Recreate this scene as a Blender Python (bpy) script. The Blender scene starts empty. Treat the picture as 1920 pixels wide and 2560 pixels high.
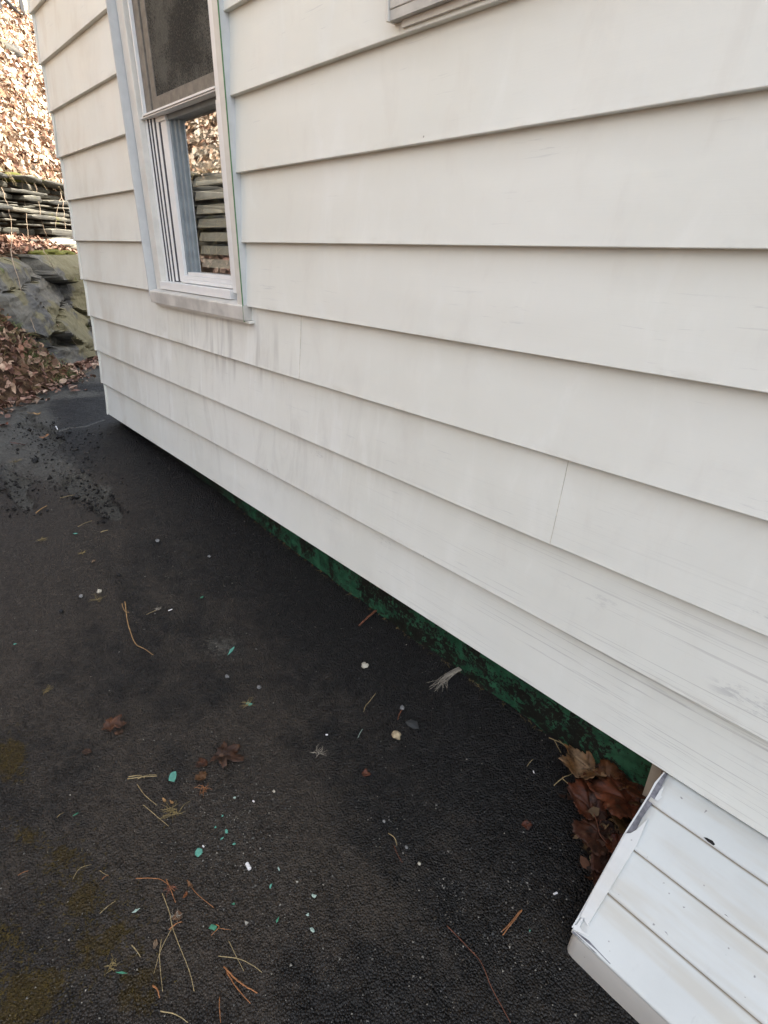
import bpy, bmesh, math, random
import numpy as np
from mathutils import Matrix, Vector, noise
from math import radians, sin, cos, pi

# ------------------------------------------------------------------ camera, light, exposure
S = bpy.context.scene
CAM = np.array([0.0, -1.02602, 1.00109])
RC = np.array([[0.66582552, -0.33199931, 0.66817127],
               [0.74578499, 0.26982002, -0.60909925],
               [0.02193455, 0.90386593, 0.42725316]])
FPX = 1191.377 / 2212 * 2560          # focal length in pixels of the 1920x2560 photograph
cd = bpy.data.cameras.new('camera'); co = bpy.data.objects.new('camera', cd)
S.collection.objects.link(co); S.camera = co
cd.sensor_fit = 'VERTICAL'; cd.sensor_height = 36; cd.lens = 36 * 1191.377 / 2212
cd.clip_start = 0.02; cd.clip_end = 3000
m4 = Matrix([[*RC[0], CAM[0]], [*RC[1], CAM[1]], [*RC[2], CAM[2]], [0, 0, 0, 1]]); co.matrix_world = m4

SUN_EL = radians(42); SUN_DIR = Vector((0.80 * cos(SUN_EL), 0.60 * cos(SUN_EL), sin(SUN_EL)))
w = bpy.data.worlds.new('World'); S.world = w; w.use_nodes = True
nt = w.node_tree; nt.nodes.clear()
sky = nt.nodes.new('ShaderNodeTexSky'); sky.sky_type = 'NISHITA'; sky.sun_disc = False
sky.sun_elevation = SUN_EL; sky.sun_rotation = math.atan2(SUN_DIR.x, SUN_DIR.y)
sky.air_density = 1.0; sky.dust_density = 4.0; sky.ozone_density = 0.6
hs = nt.nodes.new('ShaderNodeHueSaturation'); hs.inputs['Saturation'].default_value = 0.52
bg = nt.nodes.new('ShaderNodeBackground'); bg.inputs[1].default_value = 0.15
wo = nt.nodes.new('ShaderNodeOutputWorld')
nt.links.new(sky.outputs[0], hs.inputs['Color']); nt.links.new(hs.outputs[0], bg.inputs[0]); nt.links.new(bg.outputs[0], wo.inputs[0])
ld = bpy.data.lights.new('sun', 'SUN'); ld.energy = 3.0; ld.angle = radians(0.53); ld.color = (1.0, 0.93, 0.82)
lo = bpy.data.objects.new('sun', ld); S.collection.objects.link(lo)
lo.rotation_euler = SUN_DIR.to_track_quat('Z', 'Y').to_euler()
S.view_settings.view_transform = 'Standard'; S.view_settings.look = 'None'
S.view_settings.exposure = 2.3; S.view_settings.gamma = 1.0
S.cycles.max_bounces = 5; S.cycles.transparent_max_bounces = 8

random.seed(7); RNG = np.random.default_rng(7)
COL = S.collection
SP = 0.2032                                   # exposure of one siding course
XL, XR = -3.84, 7.0                           # ends of the house wall

# ------------------------------------------------------------------ helpers
def tag(o, label=None, cat=None, group=None, kind=None):
    if label: o['label'] = label
    if cat: o['category'] = cat
    if group: o['group'] = group
    if kind: o['kind'] = kind
    return o

def empty(name, loc=(0, 0, 0)):
    o = bpy.data.objects.new(name, None); o.empty_display_size = 0.1; COL.objects.link(o); o.location = loc
    return o

def mesh(name, V, F, m, parent=None, smooth=False, col=None, uv=None):
    me = bpy.data.meshes.new(name)
    me.from_pydata([tuple(v) for v in V], [], [tuple(f) for f in F]); me.update()
    o = bpy.data.objects.new(name, me); COL.objects.link(o)
    if parent is not None:
        o.parent = parent
        o.matrix_parent_inverse = Matrix.Translation(-Vector(parent.location)) if parent.type == 'EMPTY' else Matrix.Identity(4)
    if m: me.materials.append(m)
    if smooth: me.shade_smooth()
    if col is not None:
        a = me.color_attributes.new('Col', 'FLOAT_COLOR', 'POINT')
        c = np.ones((len(V), 4), dtype=np.float32); c[:, :3] = np.asarray(col)[:, :3]
        a.data.foreach_set('color', c.ravel())
    return o

class MB:
    def __init__(s): s.V = []; s.F = []
    def add(s, V, F):
        b = len(s.V); s.V += [tuple(v) for v in V]; s.F += [tuple(i + b for i in f) for f in F]; return s
    def box(s, x0, x1, y0, y1, z0, z1):
        return s.add([(x0, y0, z0), (x1, y0, z0), (x1, y1, z0), (x0, y1, z0), (x0, y0, z1), (x1, y0, z1), (x1, y1, z1), (x0, y1, z1)],
                     [(0, 3, 2, 1), (4, 5, 6, 7), (0, 1, 5, 4), (1, 2, 6, 5), (2, 3, 7, 6), (3, 0, 4, 7)])
    def tube(s, pts, r, n=6, r2=None):
        pts = [Vector(p) for p in pts]; rings = []; N = len(pts)
        for i, p in enumerate(pts):
            d = (pts[min(i + 1, N - 1)] - pts[max(i - 1, 0)]).normalized()
            u = d.orthogonal().normalized() if abs(d.z) > .9 else d.cross(Vector((0, 0, 1))).normalized(); v = d.cross(u)
            rr = r if r2 is None else r + (r2 - r) * i / (N - 1)
            rings.append([p + (u * cos(2 * pi * k / n) + v * sin(2 * pi * k / n)) * rr for k in range(n)])
        V = [q for rg in rings for q in rg]
        F = [(i * n + k, i * n + (k + 1) % n, (i + 1) * n + (k + 1) % n, (i + 1) * n + k) for i in range(N - 1) for k in range(n)]
        F += [tuple(range(n))[::-1], tuple((N - 1) * n + k for k in range(n))]
        return s.add(V, F)
    def build(s, name, m, parent=None, smooth=False, bevel=0):
        o = mesh(name, s.V, s.F, m, parent, smooth)
        if bevel:
            b = o.modifiers.new('bevel', 'BEVEL'); b.width = bevel; b.segments = 2; b.limit_method = 'ANGLE'
        return o

def smooth_path(pts, k=5, jit=0.0):
    P = [Vector(p) for p in pts]; P = [P[0]] + P + [P[-1]]; out = []
    for i in range(1, len(P) - 2):
        for j in range(k):
            t = j / k
            q = 0.5 * ((2 * P[i]) + (-P[i - 1] + P[i + 1]) * t + (2 * P[i - 1] - 5 * P[i] + 4 * P[i + 1] - P[i + 2]) * t * t + (-P[i - 1] + 3 * P[i] - 3 * P[i + 1] + P[i + 2]) * t ** 3)
            if jit: q = q + Vector((random.uniform(-jit, jit), random.uniform(-jit, jit), random.uniform(-jit, jit) * .5))
            out.append(q)
    out.append(P[-2]); return out

def sm(a, b, x):
    t = np.clip((np.asarray(x, float) - a) / (b - a), 0, 1); return t * t * (3 - 2 * t)

# ---- smooth value noise on arrays
def vnoise(x, y, seed=0):
    x = np.asarray(x, float); y = np.asarray(y, float)
    xi = np.floor(x).astype(np.int64); yi = np.floor(y).astype(np.int64); fx = x - xi; fy = y - yi
    fx = fx * fx * (3 - 2 * fx); fy = fy * fy * (3 - 2 * fy)
    def h(a, b):
        n = (a * 374761393 + b * 668265263 + seed * 982451653) & 0xffffffff
        n = ((n ^ (n >> 13)) * 1274126177) & 0xffffffff
        return ((n ^ (n >> 16)) & 0xffff) / 65535.0
    return (h(xi, yi) * (1 - fx) + h(xi + 1, yi) * fx) * (1 - fy) + (h(xi, yi + 1) * (1 - fx) + h(xi + 1, yi + 1) * fx) * fy
def fbm(x, y, seed=0, o=4):
    r = 0; a = .5
    for i in range(o): r = r + a * vnoise(x * 2 ** i, y * 2 ** i, seed + i); a *= .5
    return r

# ---- driveway height (metres) and rays from the photograph's viewpoint to it
BX = [-12, -8, -6, -3.84, -3.0, -2.5, -2.0, -1.5, -1.0, 0.0, 8]
BZ = [0.16, .04, -.02, -.05, -.082, -.10, -.13, -.157, -.172, -.174, -.19]
def gz(x, y):
    x = np.asarray(x, float); y = np.asarray(y, float)
    z = np.interp(x, BX, BZ)
    return z - 0.172 * np.clip(-y + .07, 0, .42) * sm(-3.5, -1.5, x) - .02 * np.clip(-y - .35, 0, 3) * .3
def ray(px, py):
    return RC @ np.array([px - 960., -(py - 1280.), -FPX])
def at(px, py, dz=0.0):
    d = ray(px, py); z = -.15
    for _ in range(12):
        t = (z - CAM[2]) / d[2]; p = CAM + d * t; z = float(gz(p[0], p[1])) + dz
    return Vector(p)
def scale(px, py):
    return (at(px + 10, py) - at(px, py)).length / 10
def on_plane(px, py, n, o):
    d = ray(px, py); t = np.dot(n, np.array(o) - CAM) / np.dot(n, d); return CAM + d * t

# ------------------------------------------------------------------ materials
class NT:
    def __init__(s, name):
        s.m = bpy.data.materials.new(name); s.m.use_nodes = True; s.t = s.m.node_tree
        s.b = s.t.nodes['Principled BSDF']; s.co = s.n('ShaderNodeTexCoord').outputs['Object']
    def n(s, k): return s.t.nodes.new(k)
    def l(s, a, b): s.t.links.new(a, b)
    def val(s, x, sock):
        if isinstance(x, (int, float)): sock.default_value = x
        elif isinstance(x, tuple): sock.default_value = (*x, 1)[:4] if len(sock.default_value) == 4 else x
        else: s.l(x, sock)
    def map(s, sc=(1, 1, 1), loc=(0, 0, 0), rot=(0, 0, 0)):
        m = s.n('ShaderNodeMapping'); m.inputs['Scale'].default_value = sc; m.inputs['Location'].default_value = loc; m.inputs['Rotation'].default_value = rot
        s.l(s.co, m.inputs[0]); return m.outputs[0]
    def noise(s, scale=5, detail=4, rough=.5, vec=None, dist=0):
        n = s.n('ShaderNodeTexNoise'); n.inputs['Scale'].default_value = scale; n.inputs['Detail'].default_value = detail
        n.inputs['Roughness'].default_value = rough; n.inputs['Distortion'].default_value = dist
        s.l(vec if vec is not None else s.co, n.inputs['Vector']); return n.outputs[0]
    def vor(s, scale=5, feat='F1', vec=None, out='Distance', rnd=1):
        n = s.n('ShaderNodeTexVoronoi'); n.feature = feat; n.inputs['Scale'].default_value = scale; n.inputs['Randomness'].default_value = rnd
        s.l(vec if vec is not None else s.co, n.inputs['Vector']); return n.outputs[out]
    def math(s, op, a, b=0.0, c=None):
        n = s.n('ShaderNodeMath'); n.operation = op; s.val(a, n.inputs[0]); s.val(b, n.inputs[1])
        if c is not None: s.val(c, n.inputs[2])
        return n.outputs[0]
    def mr(s, x, a, b, c=0.0, d=1.0, smooth=True):
        n = s.n('ShaderNodeMapRange'); n.interpolation_type = 'SMOOTHSTEP' if smooth else 'LINEAR'
        s.val(x, n.inputs[0])
        for i, v in enumerate((a, b, c, d)): n.inputs[i + 1].default_value = v
        return n.outputs[0]
    def mix(s, f, a, b, mode='MIX'):
        n = s.n('ShaderNodeMix'); n.data_type = 'RGBA'; n.blend_type = mode
        s.val(f, n.inputs[0]); s.val(a, n.inputs[6]); s.val(b, n.inputs[7]); return n.outputs[2]
    def ramp(s, f, stops):
        n = s.n('ShaderNodeValToRGB'); e = n.color_ramp.elements
        while len(e) < len(stops): e.new(.5)
        for q, (p, c) in zip(e, stops): q.position = p; q.color = (*c, 1)
        s.l(f, n.inputs[0]); return n.outputs[0]
    def xyz(s):
        n = s.n('ShaderNodeSeparateXYZ'); s.l(s.co, n.inputs[0]); return n.outputs
    def attr(s, name='Col'):
        n = s.n('ShaderNodeAttribute'); n.attribute_name = name; return n.outputs['Color']
    def bump(s, h, strength=.5, dist=.01, prev=None):
        n = s.n('ShaderNodeBump'); n.inputs['Strength'].default_value = strength; n.inputs['Distance'].default_value = dist
        s.l(h, n.inputs['Height'])
        if prev is not None: s.l(prev, n.inputs['Normal'])
        return n.outputs[0]
    def out(s, color=None, rough=.5, normal=None, spec=None, metal=0):
        s.val(color, s.b.inputs['Base Color']); s.val(rough, s.b.inputs['Roughness'])
        if normal is not None: s.l(normal, s.b.inputs['Normal'])
        if spec is not None: s.b.inputs['Specular IOR Level'].default_value = spec
        s.b.inputs['Metallic'].default_value = metal
        return s.m
    def gauss(s, cx, cz, rx, rz):        # soft elliptical mask round a world position on the wall
        X = s.xyz()
        a = s.math('POWER', s.math('MULTIPLY', s.math('ABSOLUTE', s.math('SUBTRACT', X[0], cx)), 1 / rx), 2.0)
        b = s.math('POWER', s.math('MULTIPLY', s.math('ABSOLUTE', s.math('SUBTRACT', X[2], cz)), 1 / rz), 2.0)
        return s.mr(s.math('ADD', a, b), 0, 1, 1, 0)

def simple(name, c, rough=.6, var=.25, sc=60, bump=.2, spec=.4, metal=0, bd=.001):
    t = NT(name); n = t.noise(sc, 5, .6)
    c2 = tuple(x * (1 - var) for x in c)
    return t.out(t.mix(t.mr(n, .3, .7), c2, c), rough, t.bump(n, bump, bd), spec, metal)

def siding_material():
    t = NT('weathered_siding_paint'); X = t.xyz()
    big = t.noise(1.3, 3, .5)
    c = t.mix(t.mr(big, .35, .65), (.676, .679, .614), (.716, .719, .664))
    cool_light = t.mr(X[0], -1.6, .2)
    c = t.mix(t.math('MULTIPLY', cool_light, .6), c, (.69, .712, .672))  # cooler daylight towards the right painted into the siding colour
    # chalky light patches and general mottling
    mot = t.noise(1, 5, .65, t.map((9, 1, 3.2)), .6)
    c = t.mix(t.math('MULTIPLY', t.mr(mot, .52, .72), .28), c, (.78, .79, .75))
    c = t.mix(t.math('MULTIPLY', t.mr(mot, .48, .28), .22), c, (.56, .545, .50))
    # run-down streaks under and left of the window
    st = t.noise(1, 6, .7, t.map((7, 1, 2.2)), 1.2)
    under = t.gauss(-2.35, .42, 1.6, .52)
    c = t.mix(t.math('MULTIPLY', t.math('MULTIPLY', t.mr(st, .46, .72), under), .34), c, (.40, .385, .35))
    st2 = t.noise(1, 4, .6, t.map((13, 1, 2.2), (3.1, 0, 1.7)), .7)
    c = t.mix(t.math('MULTIPLY', t.math('MULTIPLY', t.mr(st2, .57, .66), under), .55), c, (.78, .79, .75))
    run = t.math('MULTIPLY', t.mr(t.noise(1, 3, .6, t.map((15, 1, 1.6), (1.3, 0, .4)), .5), .50, .68), t.gauss(-2.05, .66, .62, .17))
    c = t.mix(t.math('MULTIPLY', run, .5), c, (.36, .35, .325))
    lf = t.math('MULTIPLY', t.mr(t.noise(1, 5, .6, t.map((5, 1, 3), (5, 0, 2)), .3), .45, .7), t.mr(X[0], -2.6, -3.5))
    c = t.mix(t.math('MULTIPLY', lf, .38), c, (.48, .43, .35))
    # dirt held in the embossed grain, towards the lower right
    area = t.math('MULTIPLY', t.mr(X[2], .62, .12), t.mr(X[0], -1.7, -.25))
    bl = t.noise(1, 3, .55, t.map((3.5, 1, 9), (.7, 0, .3)))
    grain = t.noise(1, 5, .72, t.map((1.5, 1, 210)), .35)
    g = t.math('MULTIPLY', t.math('MULTIPLY', t.mr(grain, .565, .62), area), t.mr(bl, .36, .54))
    c = t.mix(t.math('MULTIPLY', g, .8), c, (.44, .44, .42))
    g2 = t.math('MULTIPLY', t.mr(t.noise(1, 5, .7, t.map((6, 1, 110), (4, 0, 2)), .3), .60, .68), t.mr(t.noise(1, 3, .5, t.map((2.2, 1, 5), (9, 0, 1))), .5, .62))
    c = t.mix(t.math('MULTIPLY', g2, .35), c, (.42, .43, .43))
    # scuffs
    for (cx, cz, rx, rz, lo, k) in ((-.125, .263, .075, .03, .47, .5), (-.13, .44, .07, .02, .5, .35), (-1.49, .365, .05, .02, .5, .4), (-.45, .325, .13, .035, .53, .25), (-1.13, .175, .06, .03, .52, .35)):
        q = t.math('MULTIPLY', t.gauss(cx, cz, rx, rz), t.mr(t.noise(1, 6, .75, t.map((22, 1, 75), (cx * 7, 0, 0)), .6), lo, lo + .1))
        c = t.mix(t.math('MULTIPLY', q, k), c, (.35, .355, .36))
    # specks
    v = t.vor(19); cell = t.vor(19, out='Color')
    sp = t.math('MULTIPLY', t.mr(v, .055, .03), t.mr(cell, .55, .57))
    c = t.mix(t.math('MULTIPLY', sp, .75), c, (.12, .11, .10))
    v3 = t.vor(55); sp3 = t.math('MULTIPLY', t.math('MULTIPLY', t.mr(v3, .07, .03), t.mr(t.vor(55, out='Color'), .86, .88)), t.mr(X[2], .9, .2))
    c = t.mix(t.math('MULTIPLY', sp3, .6), c, (.22, .20, .18))
    # dirty lip of every course
    fz = t.math('FRACT', t.math('DIVIDE', X[2], SP))
    lip = t.math('MULTIPLY', t.mr(fz, .12, .0), t.mr(t.noise(1, 5, .65, t.map((5, 1, 12), (2, 0, 0))), .5, .7))
    c = t.mix(t.math('MULTIPLY', lip, .45), c, (.46, .44, .38))
    fine = t.noise(900, 2, .5)
    nb = t.bump(t.noise(1, 3, .5, t.map((2.2, 1, 4))), .35, .02)
    nb = t.bump(grain, .10, .002, nb); nb = t.bump(fine, .05, .0008, nb)
    return t.out(c, t.mr(mot, .3, .7, .42, .6), nb, .45)

def asphalt_material():
    t = NT('worn_black_asphalt'); at_ = t.attr('Col')
    sep = t.n('ShaderNodeSeparateColor'); t.l(at_, sep.inputs[0]); R, G, B = sep.outputs[0], sep.outputs[1], sep.outputs[2]
    st = t.vor(210, out='Distance'); cellc = t.vor(210, out='Color'); s2 = t.vor(85, out='Distance')
    n1 = t.noise(4, 5, .6); n2 = t.noise(38, 4, .65)
    c = t.mix(t.mr(n1, .3, .7), (.0042, .0042, .0048), (.0085, .0082, .0082))
    cb = t.vor(105, out='Color'); gcol = t.mix(t.mr(cellc, .15, .95), (.0034, .0032, .0030), (.020, .0190, .0175))
    gcol = t.mix(t.mr(cb, .25, .8), t.mix(.6, gcol, (.001, .001, .0012)), t.mix(.35, gcol, (.034, .0325, .031)))
    c = t.mix(t.mr(t.vor(210, 'DISTANCE_TO_EDGE'), .02, .22), (.0014, .0014, .0016), t.mix(.8, c, gcol))
    c = t.mix(t.math('MULTIPLY', t.mr(n2, .50, .72), .5), c, (.018, .017, .016))
    c = t.mix(t.math('MULTIPLY', t.mr(cellc, .955, .985), .45), c, (.07, .068, .065))
    du = t.mr(t.noise(13, 8, .82), .50, .66)
    c = t.mix(t.math('MULTIPLY', t.math('MULTIPLY', du, t.mr(t.xyz()[1], -.05, -.5)), .45), c, t.mix(cellc, (.010, .0095, .009), (.050, .046, .042)))
    br = t.mr(t.math('ADD', R, t.math('MULTIPLY', t.math('SUBTRACT', t.noise(22, 6, .75), .5), 1.0)), .06, .62)
    c = t.mix(t.math('MULTIPLY', br, t.mr(t.noise(90, 3, .7), .3, .7, .25, .85)), c, t.mix(n2, (.018, .0146, .0112), (.078, .062, .047)))
    gr = t.mr(t.math('ADD', B, t.math('MULTIPLY', t.math('SUBTRACT', t.noise(60, 5, .7), .5), 1.6)), .35, .8)
    c = t.mix(t.math('MULTIPLY', gr, .8), c, t.mix(t.noise(45, 5, .7), (.015, .015, .012), (.15, .142, .118)))
    mo = t.mr(t.math('ADD', G, t.math('MULTIPLY', t.math('SUBTRACT', t.noise(34, 6, .75), .5), 1.8)), .40, .66)
    c = t.mix(t.math('MULTIPLY', mo, .9), c, t.mix(t.noise(90, 3, .6), (.008, .005, .001), (.046, .030, .005)))
    h = t.math('SUBTRACT', 1.0, st)
    nb = t.bump(t.noise(7, 3, .5), .25, .02)
    nb = t.bump(t.noise(55, 4, .65), .55, .006, nb)
    nb = t.bump(t.math('SUBTRACT', 1.0, s2), .5, .006, nb)
    nb = t.bump(h, 1.0, .006, nb)
    return t.out(c, t.mr(n2, .3, .7, .36, .58), nb, .24)

def stain_leaf_mat(name, rough=.75, spec=.25, trans=0):
    t = NT(name); c = t.attr('Col'); n = t.noise(70, 4, .6)
    c = t.mix(t.math('MULTIPLY', t.mr(n, .35, .7), .4), c, (.02, .012, .008))
    if spec == .22:
        c = t.mix(t.math('MULTIPLY', t.mr(t.noise(32, 6, .7), .48, .62), .75), c, (.010, .006, .004))
        c = t.mix(t.math('MULTIPLY', t.mr(t.noise(55, 4, .7, t.map((1, 1, 1), (3, 1, 1))), .56, .68), .5), c, (.14, .075, .04))
    m = t.out(c, rough, t.bump(n, .4, .002), spec)
    return m

def rock_material():
    t = NT('lichened_slate_rock'); n = t.noise(3, 6, .6); n2 = t.noise(14, 6, .65)
    c = t.mix(t.mr(n, .35, .65), (.045, .045, .045), (.10, .095, .08))
    c = t.mix(t.math('MULTIPLY', t.mr(n2, .5, .7), .5), c, (.16, .15, .12))
    c = t.mix(t.math('MULTIPLY', t.mr(t.noise(2.1, 5, .55, t.map((1, 1, 1), (3, 2, 1)), .4), .52, .57), .75), c, (.13, .115, .058))
    c = t.mix(t.math('MULTIPLY', t.mr(t.noise(5, 5, .6, t.map((1, 1, 1), (7, 2, 1))), .62, .66), .8), c, (.07, .08, .015))
    nb = t.bump(n, .6, .06); nb = t.bump(n2, .7, .02, nb)
    return t.out(c, .85, nb, .3)

def slate_material():
    t = NT('thin_flat_field_stone'); c0 = t.attr('Col'); n = t.noise(9, 6, .65)
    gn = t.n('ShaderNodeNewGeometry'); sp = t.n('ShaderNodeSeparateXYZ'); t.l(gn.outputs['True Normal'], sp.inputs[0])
    c0 = t.mix(t.math('MULTIPLY', t.mr(sp.outputs[2], .35, .7), .8), c0, (.30, .28, .22))  # upward faces coloured paler, sunlight on the stone tops put into the colour
    c = t.mix(t.math('MULTIPLY', t.mr(n, .4, .65), .6), c0, (.05, .05, .045))
    c = t.mix(t.math('MULTIPLY', t.mr(t.noise(4, 4, .6, t.map((1, 1, 1), (2, 5, 1))), .62, .68), .6), c, (.09, .09, .02))
    return t.out(c, .85, t.bump(t.noise(1, 6, .65, t.map((8, 8, 40))), .6, .012), .3)

def soil_material():
    t = NT('leafy_soil'); n = t.noise(18, 6, .7); n2 = t.noise(2, 4, .6)
    c = t.ramp(n, [(.3, (.018, .011, .007)), (.5, (.07, .04, .022)), (.7, (.20, .13, .075))])
    X = t.xyz(); up = t.mr(X[2], 4.4, 4.8)
    c = t.mix(up, c, t.mix(n, (.30, .27, .20), (.48, .45, .36)))
    nb = t.bump(n, .9, .05)
    return t.out(c, .95, nb, .2)

def foundation_material():
    t = NT('peeling_green_paint'); n = t.noise(1, 8, .78, t.map((75, 75, 95)), .4); n2 = t.noise(9, 5, .6, None, .3); fl = t.noise(90, 4, .6)
    X = t.xyz()
    k = t.math('ADD', t.math('MULTIPLY', n, .55), t.math('MULTIPLY', n2, .45))
    paint = t.mr(k, .496, .506)
    far = t.mr(X[0], -2.9, -1.9)
    paint = t.math('MULTIPLY', paint, far)
    g = t.mix(t.mr(t.noise(30, 3, .5), .35, .65), (.007, .044, .021), (.020, .088, .044))
    c = t.mix(paint, t.mix(fl, (.002, .003, .002), (.007, .008, .005)), g)
    nb = t.bump(paint, .5, .0025); nb = t.bump(fl, .5, .003, nb)
    return t.out(c, .6, nb, .35)

def bulkhead_material(name, base, warm, groove_shade=0.0):
    t = NT(name); n = t.noise(5, 5, .6); c = t.mix(t.mr(n, .35, .65), base, tuple(x * .93 for x in base))
    fl = t.noise(1, 4, .6, t.map((2, 14, 14)))
    c = t.mix(t.math('MULTIPLY', t.mr(fl, .5, .7), warm), c, (.47, .44, .37))
    wv = t.n('ShaderNodeVectorMath'); wn = t.n('ShaderNodeTexNoise'); wn.inputs['Scale'].default_value = 60; t.l(t.co, wn.inputs['Vector'])
    w2_ = t.n('ShaderNodeVectorMath'); w2_.operation = 'MULTIPLY_ADD'; t.l(wn.outputs['Color'], w2_.inputs[0]); w2_.inputs[1].default_value = (.02, .02, .02); t.l(t.co, w2_.inputs[2])
    v = t.vor(34, vec=w2_.outputs[0]); vc = t.vor(34, vec=w2_.outputs[0], out='Color')
    c = t.mix(t.math('MULTIPLY', t.math('MULTIPLY', t.mr(v, .10, .05), t.mr(vc, .60, .62)), .75), c, (.16, .15, .15))
    v = t.vor(90, out='Distance'); vc = t.vor(90, out='Color')
    c = t.mix(t.math('MULTIPLY', t.math('MULTIPLY', t.mr(v, .16, .10), t.mr(vc, .86, .88)), .7), c, (.22, .2, .19))
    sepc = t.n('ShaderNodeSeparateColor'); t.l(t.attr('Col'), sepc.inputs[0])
    c = t.mix(t.math('MULTIPLY', sepc.outputs[0], groove_shade), c, (.20, .15, .09))  # brown shadow beneath the ribs, painted into the groove colour
    wear = t.noise(1, 6, .75, t.map((60, 16, 16)), .3)
    c = t.mix(t.math('MULTIPLY', t.math('MULTIPLY', t.mr(wear, .6, .68), t.mr(n, .45, .6)), .45), c, (.42, .42, .42))
    nb = t.bump(t.noise(4, 3, .5), .3, .02); nb = t.bump(t.noise(300, 3, .5), .08, .001, nb)
    return t.out(c, .5, nb, .45)

def glass_material():
    t = NT('window_glass'); N = t.t.nodes
    gl = t.n('ShaderNodeBsdfGlossy'); gl.inputs['Roughness'].default_value = .004; gl.inputs['Color'].default_value = (.96, .97, .98, 1)
    tr = t.n('ShaderNodeBsdfTransparent'); tr.inputs['Color'].default_value = (.95, .97, .96, 1)
    fr = t.n('ShaderNodeLayerWeight'); fr.inputs['Blend'].default_value = .5
    df = t.n('ShaderNodeBsdfDiffuse'); df.inputs['Color'].default_value = (.45, .43, .38, 1)
    mx = t.n('ShaderNodeMixShader'); m2 = t.n('ShaderNodeMixShader')
    t.l(t.math('MULTIPLY_ADD', t.math('POWER', fr.outputs['Facing'], 2.2), .86, .14), mx.inputs[0]); t.l(tr.outputs[0], mx.inputs[1]); t.l(gl.outputs[0], mx.inputs[2])
    t.l(t.mr(t.noise(1, 6, .75, t.map((60, 1, 8))), .5, .8, .0, .10), m2.inputs[0]); t.l(mx.outputs[0], m2.inputs[1]); t.l(df.outputs[0], m2.inputs[2])
    nb = t.bump(t.noise(3, 2, .5), .03, .01); t.l(nb, gl.inputs['Normal'])
    o = [n for n in N if n.type == 'OUTPUT_MATERIAL'][0]; t.l(m2.outputs[0], o.inputs[0]); return t.m

def screen_material():
    t = NT('dusty_insect_screen')
    df = t.n('ShaderNodeBsdfDiffuse'); tr = t.n('ShaderNodeBsdfTransparent'); mx = t.n('ShaderNodeMixShader')
    d = t.noise(160, 5, .8); big = t.noise(5, 4, .6)
    k = t.math('ADD', t.math('MULTIPLY', t.mr(d, .42, .75), .7), t.math('MULTIPLY', t.mr(big, .35, .7), .45))
    t.l(t.mix(k, (.040, .038, .034), (.20, .19, .16)), df.inputs['Color'])
    mx.inputs[0].default_value = .80; t.l(tr.outputs[0], mx.inputs[1]); t.l(df.outputs[0], mx.inputs[2])
    o = [n for n in t.t.nodes if n.type == 'OUTPUT_MATERIAL'][0]; t.l(mx.outputs[0], o.inputs[0]); return t.m

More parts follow.
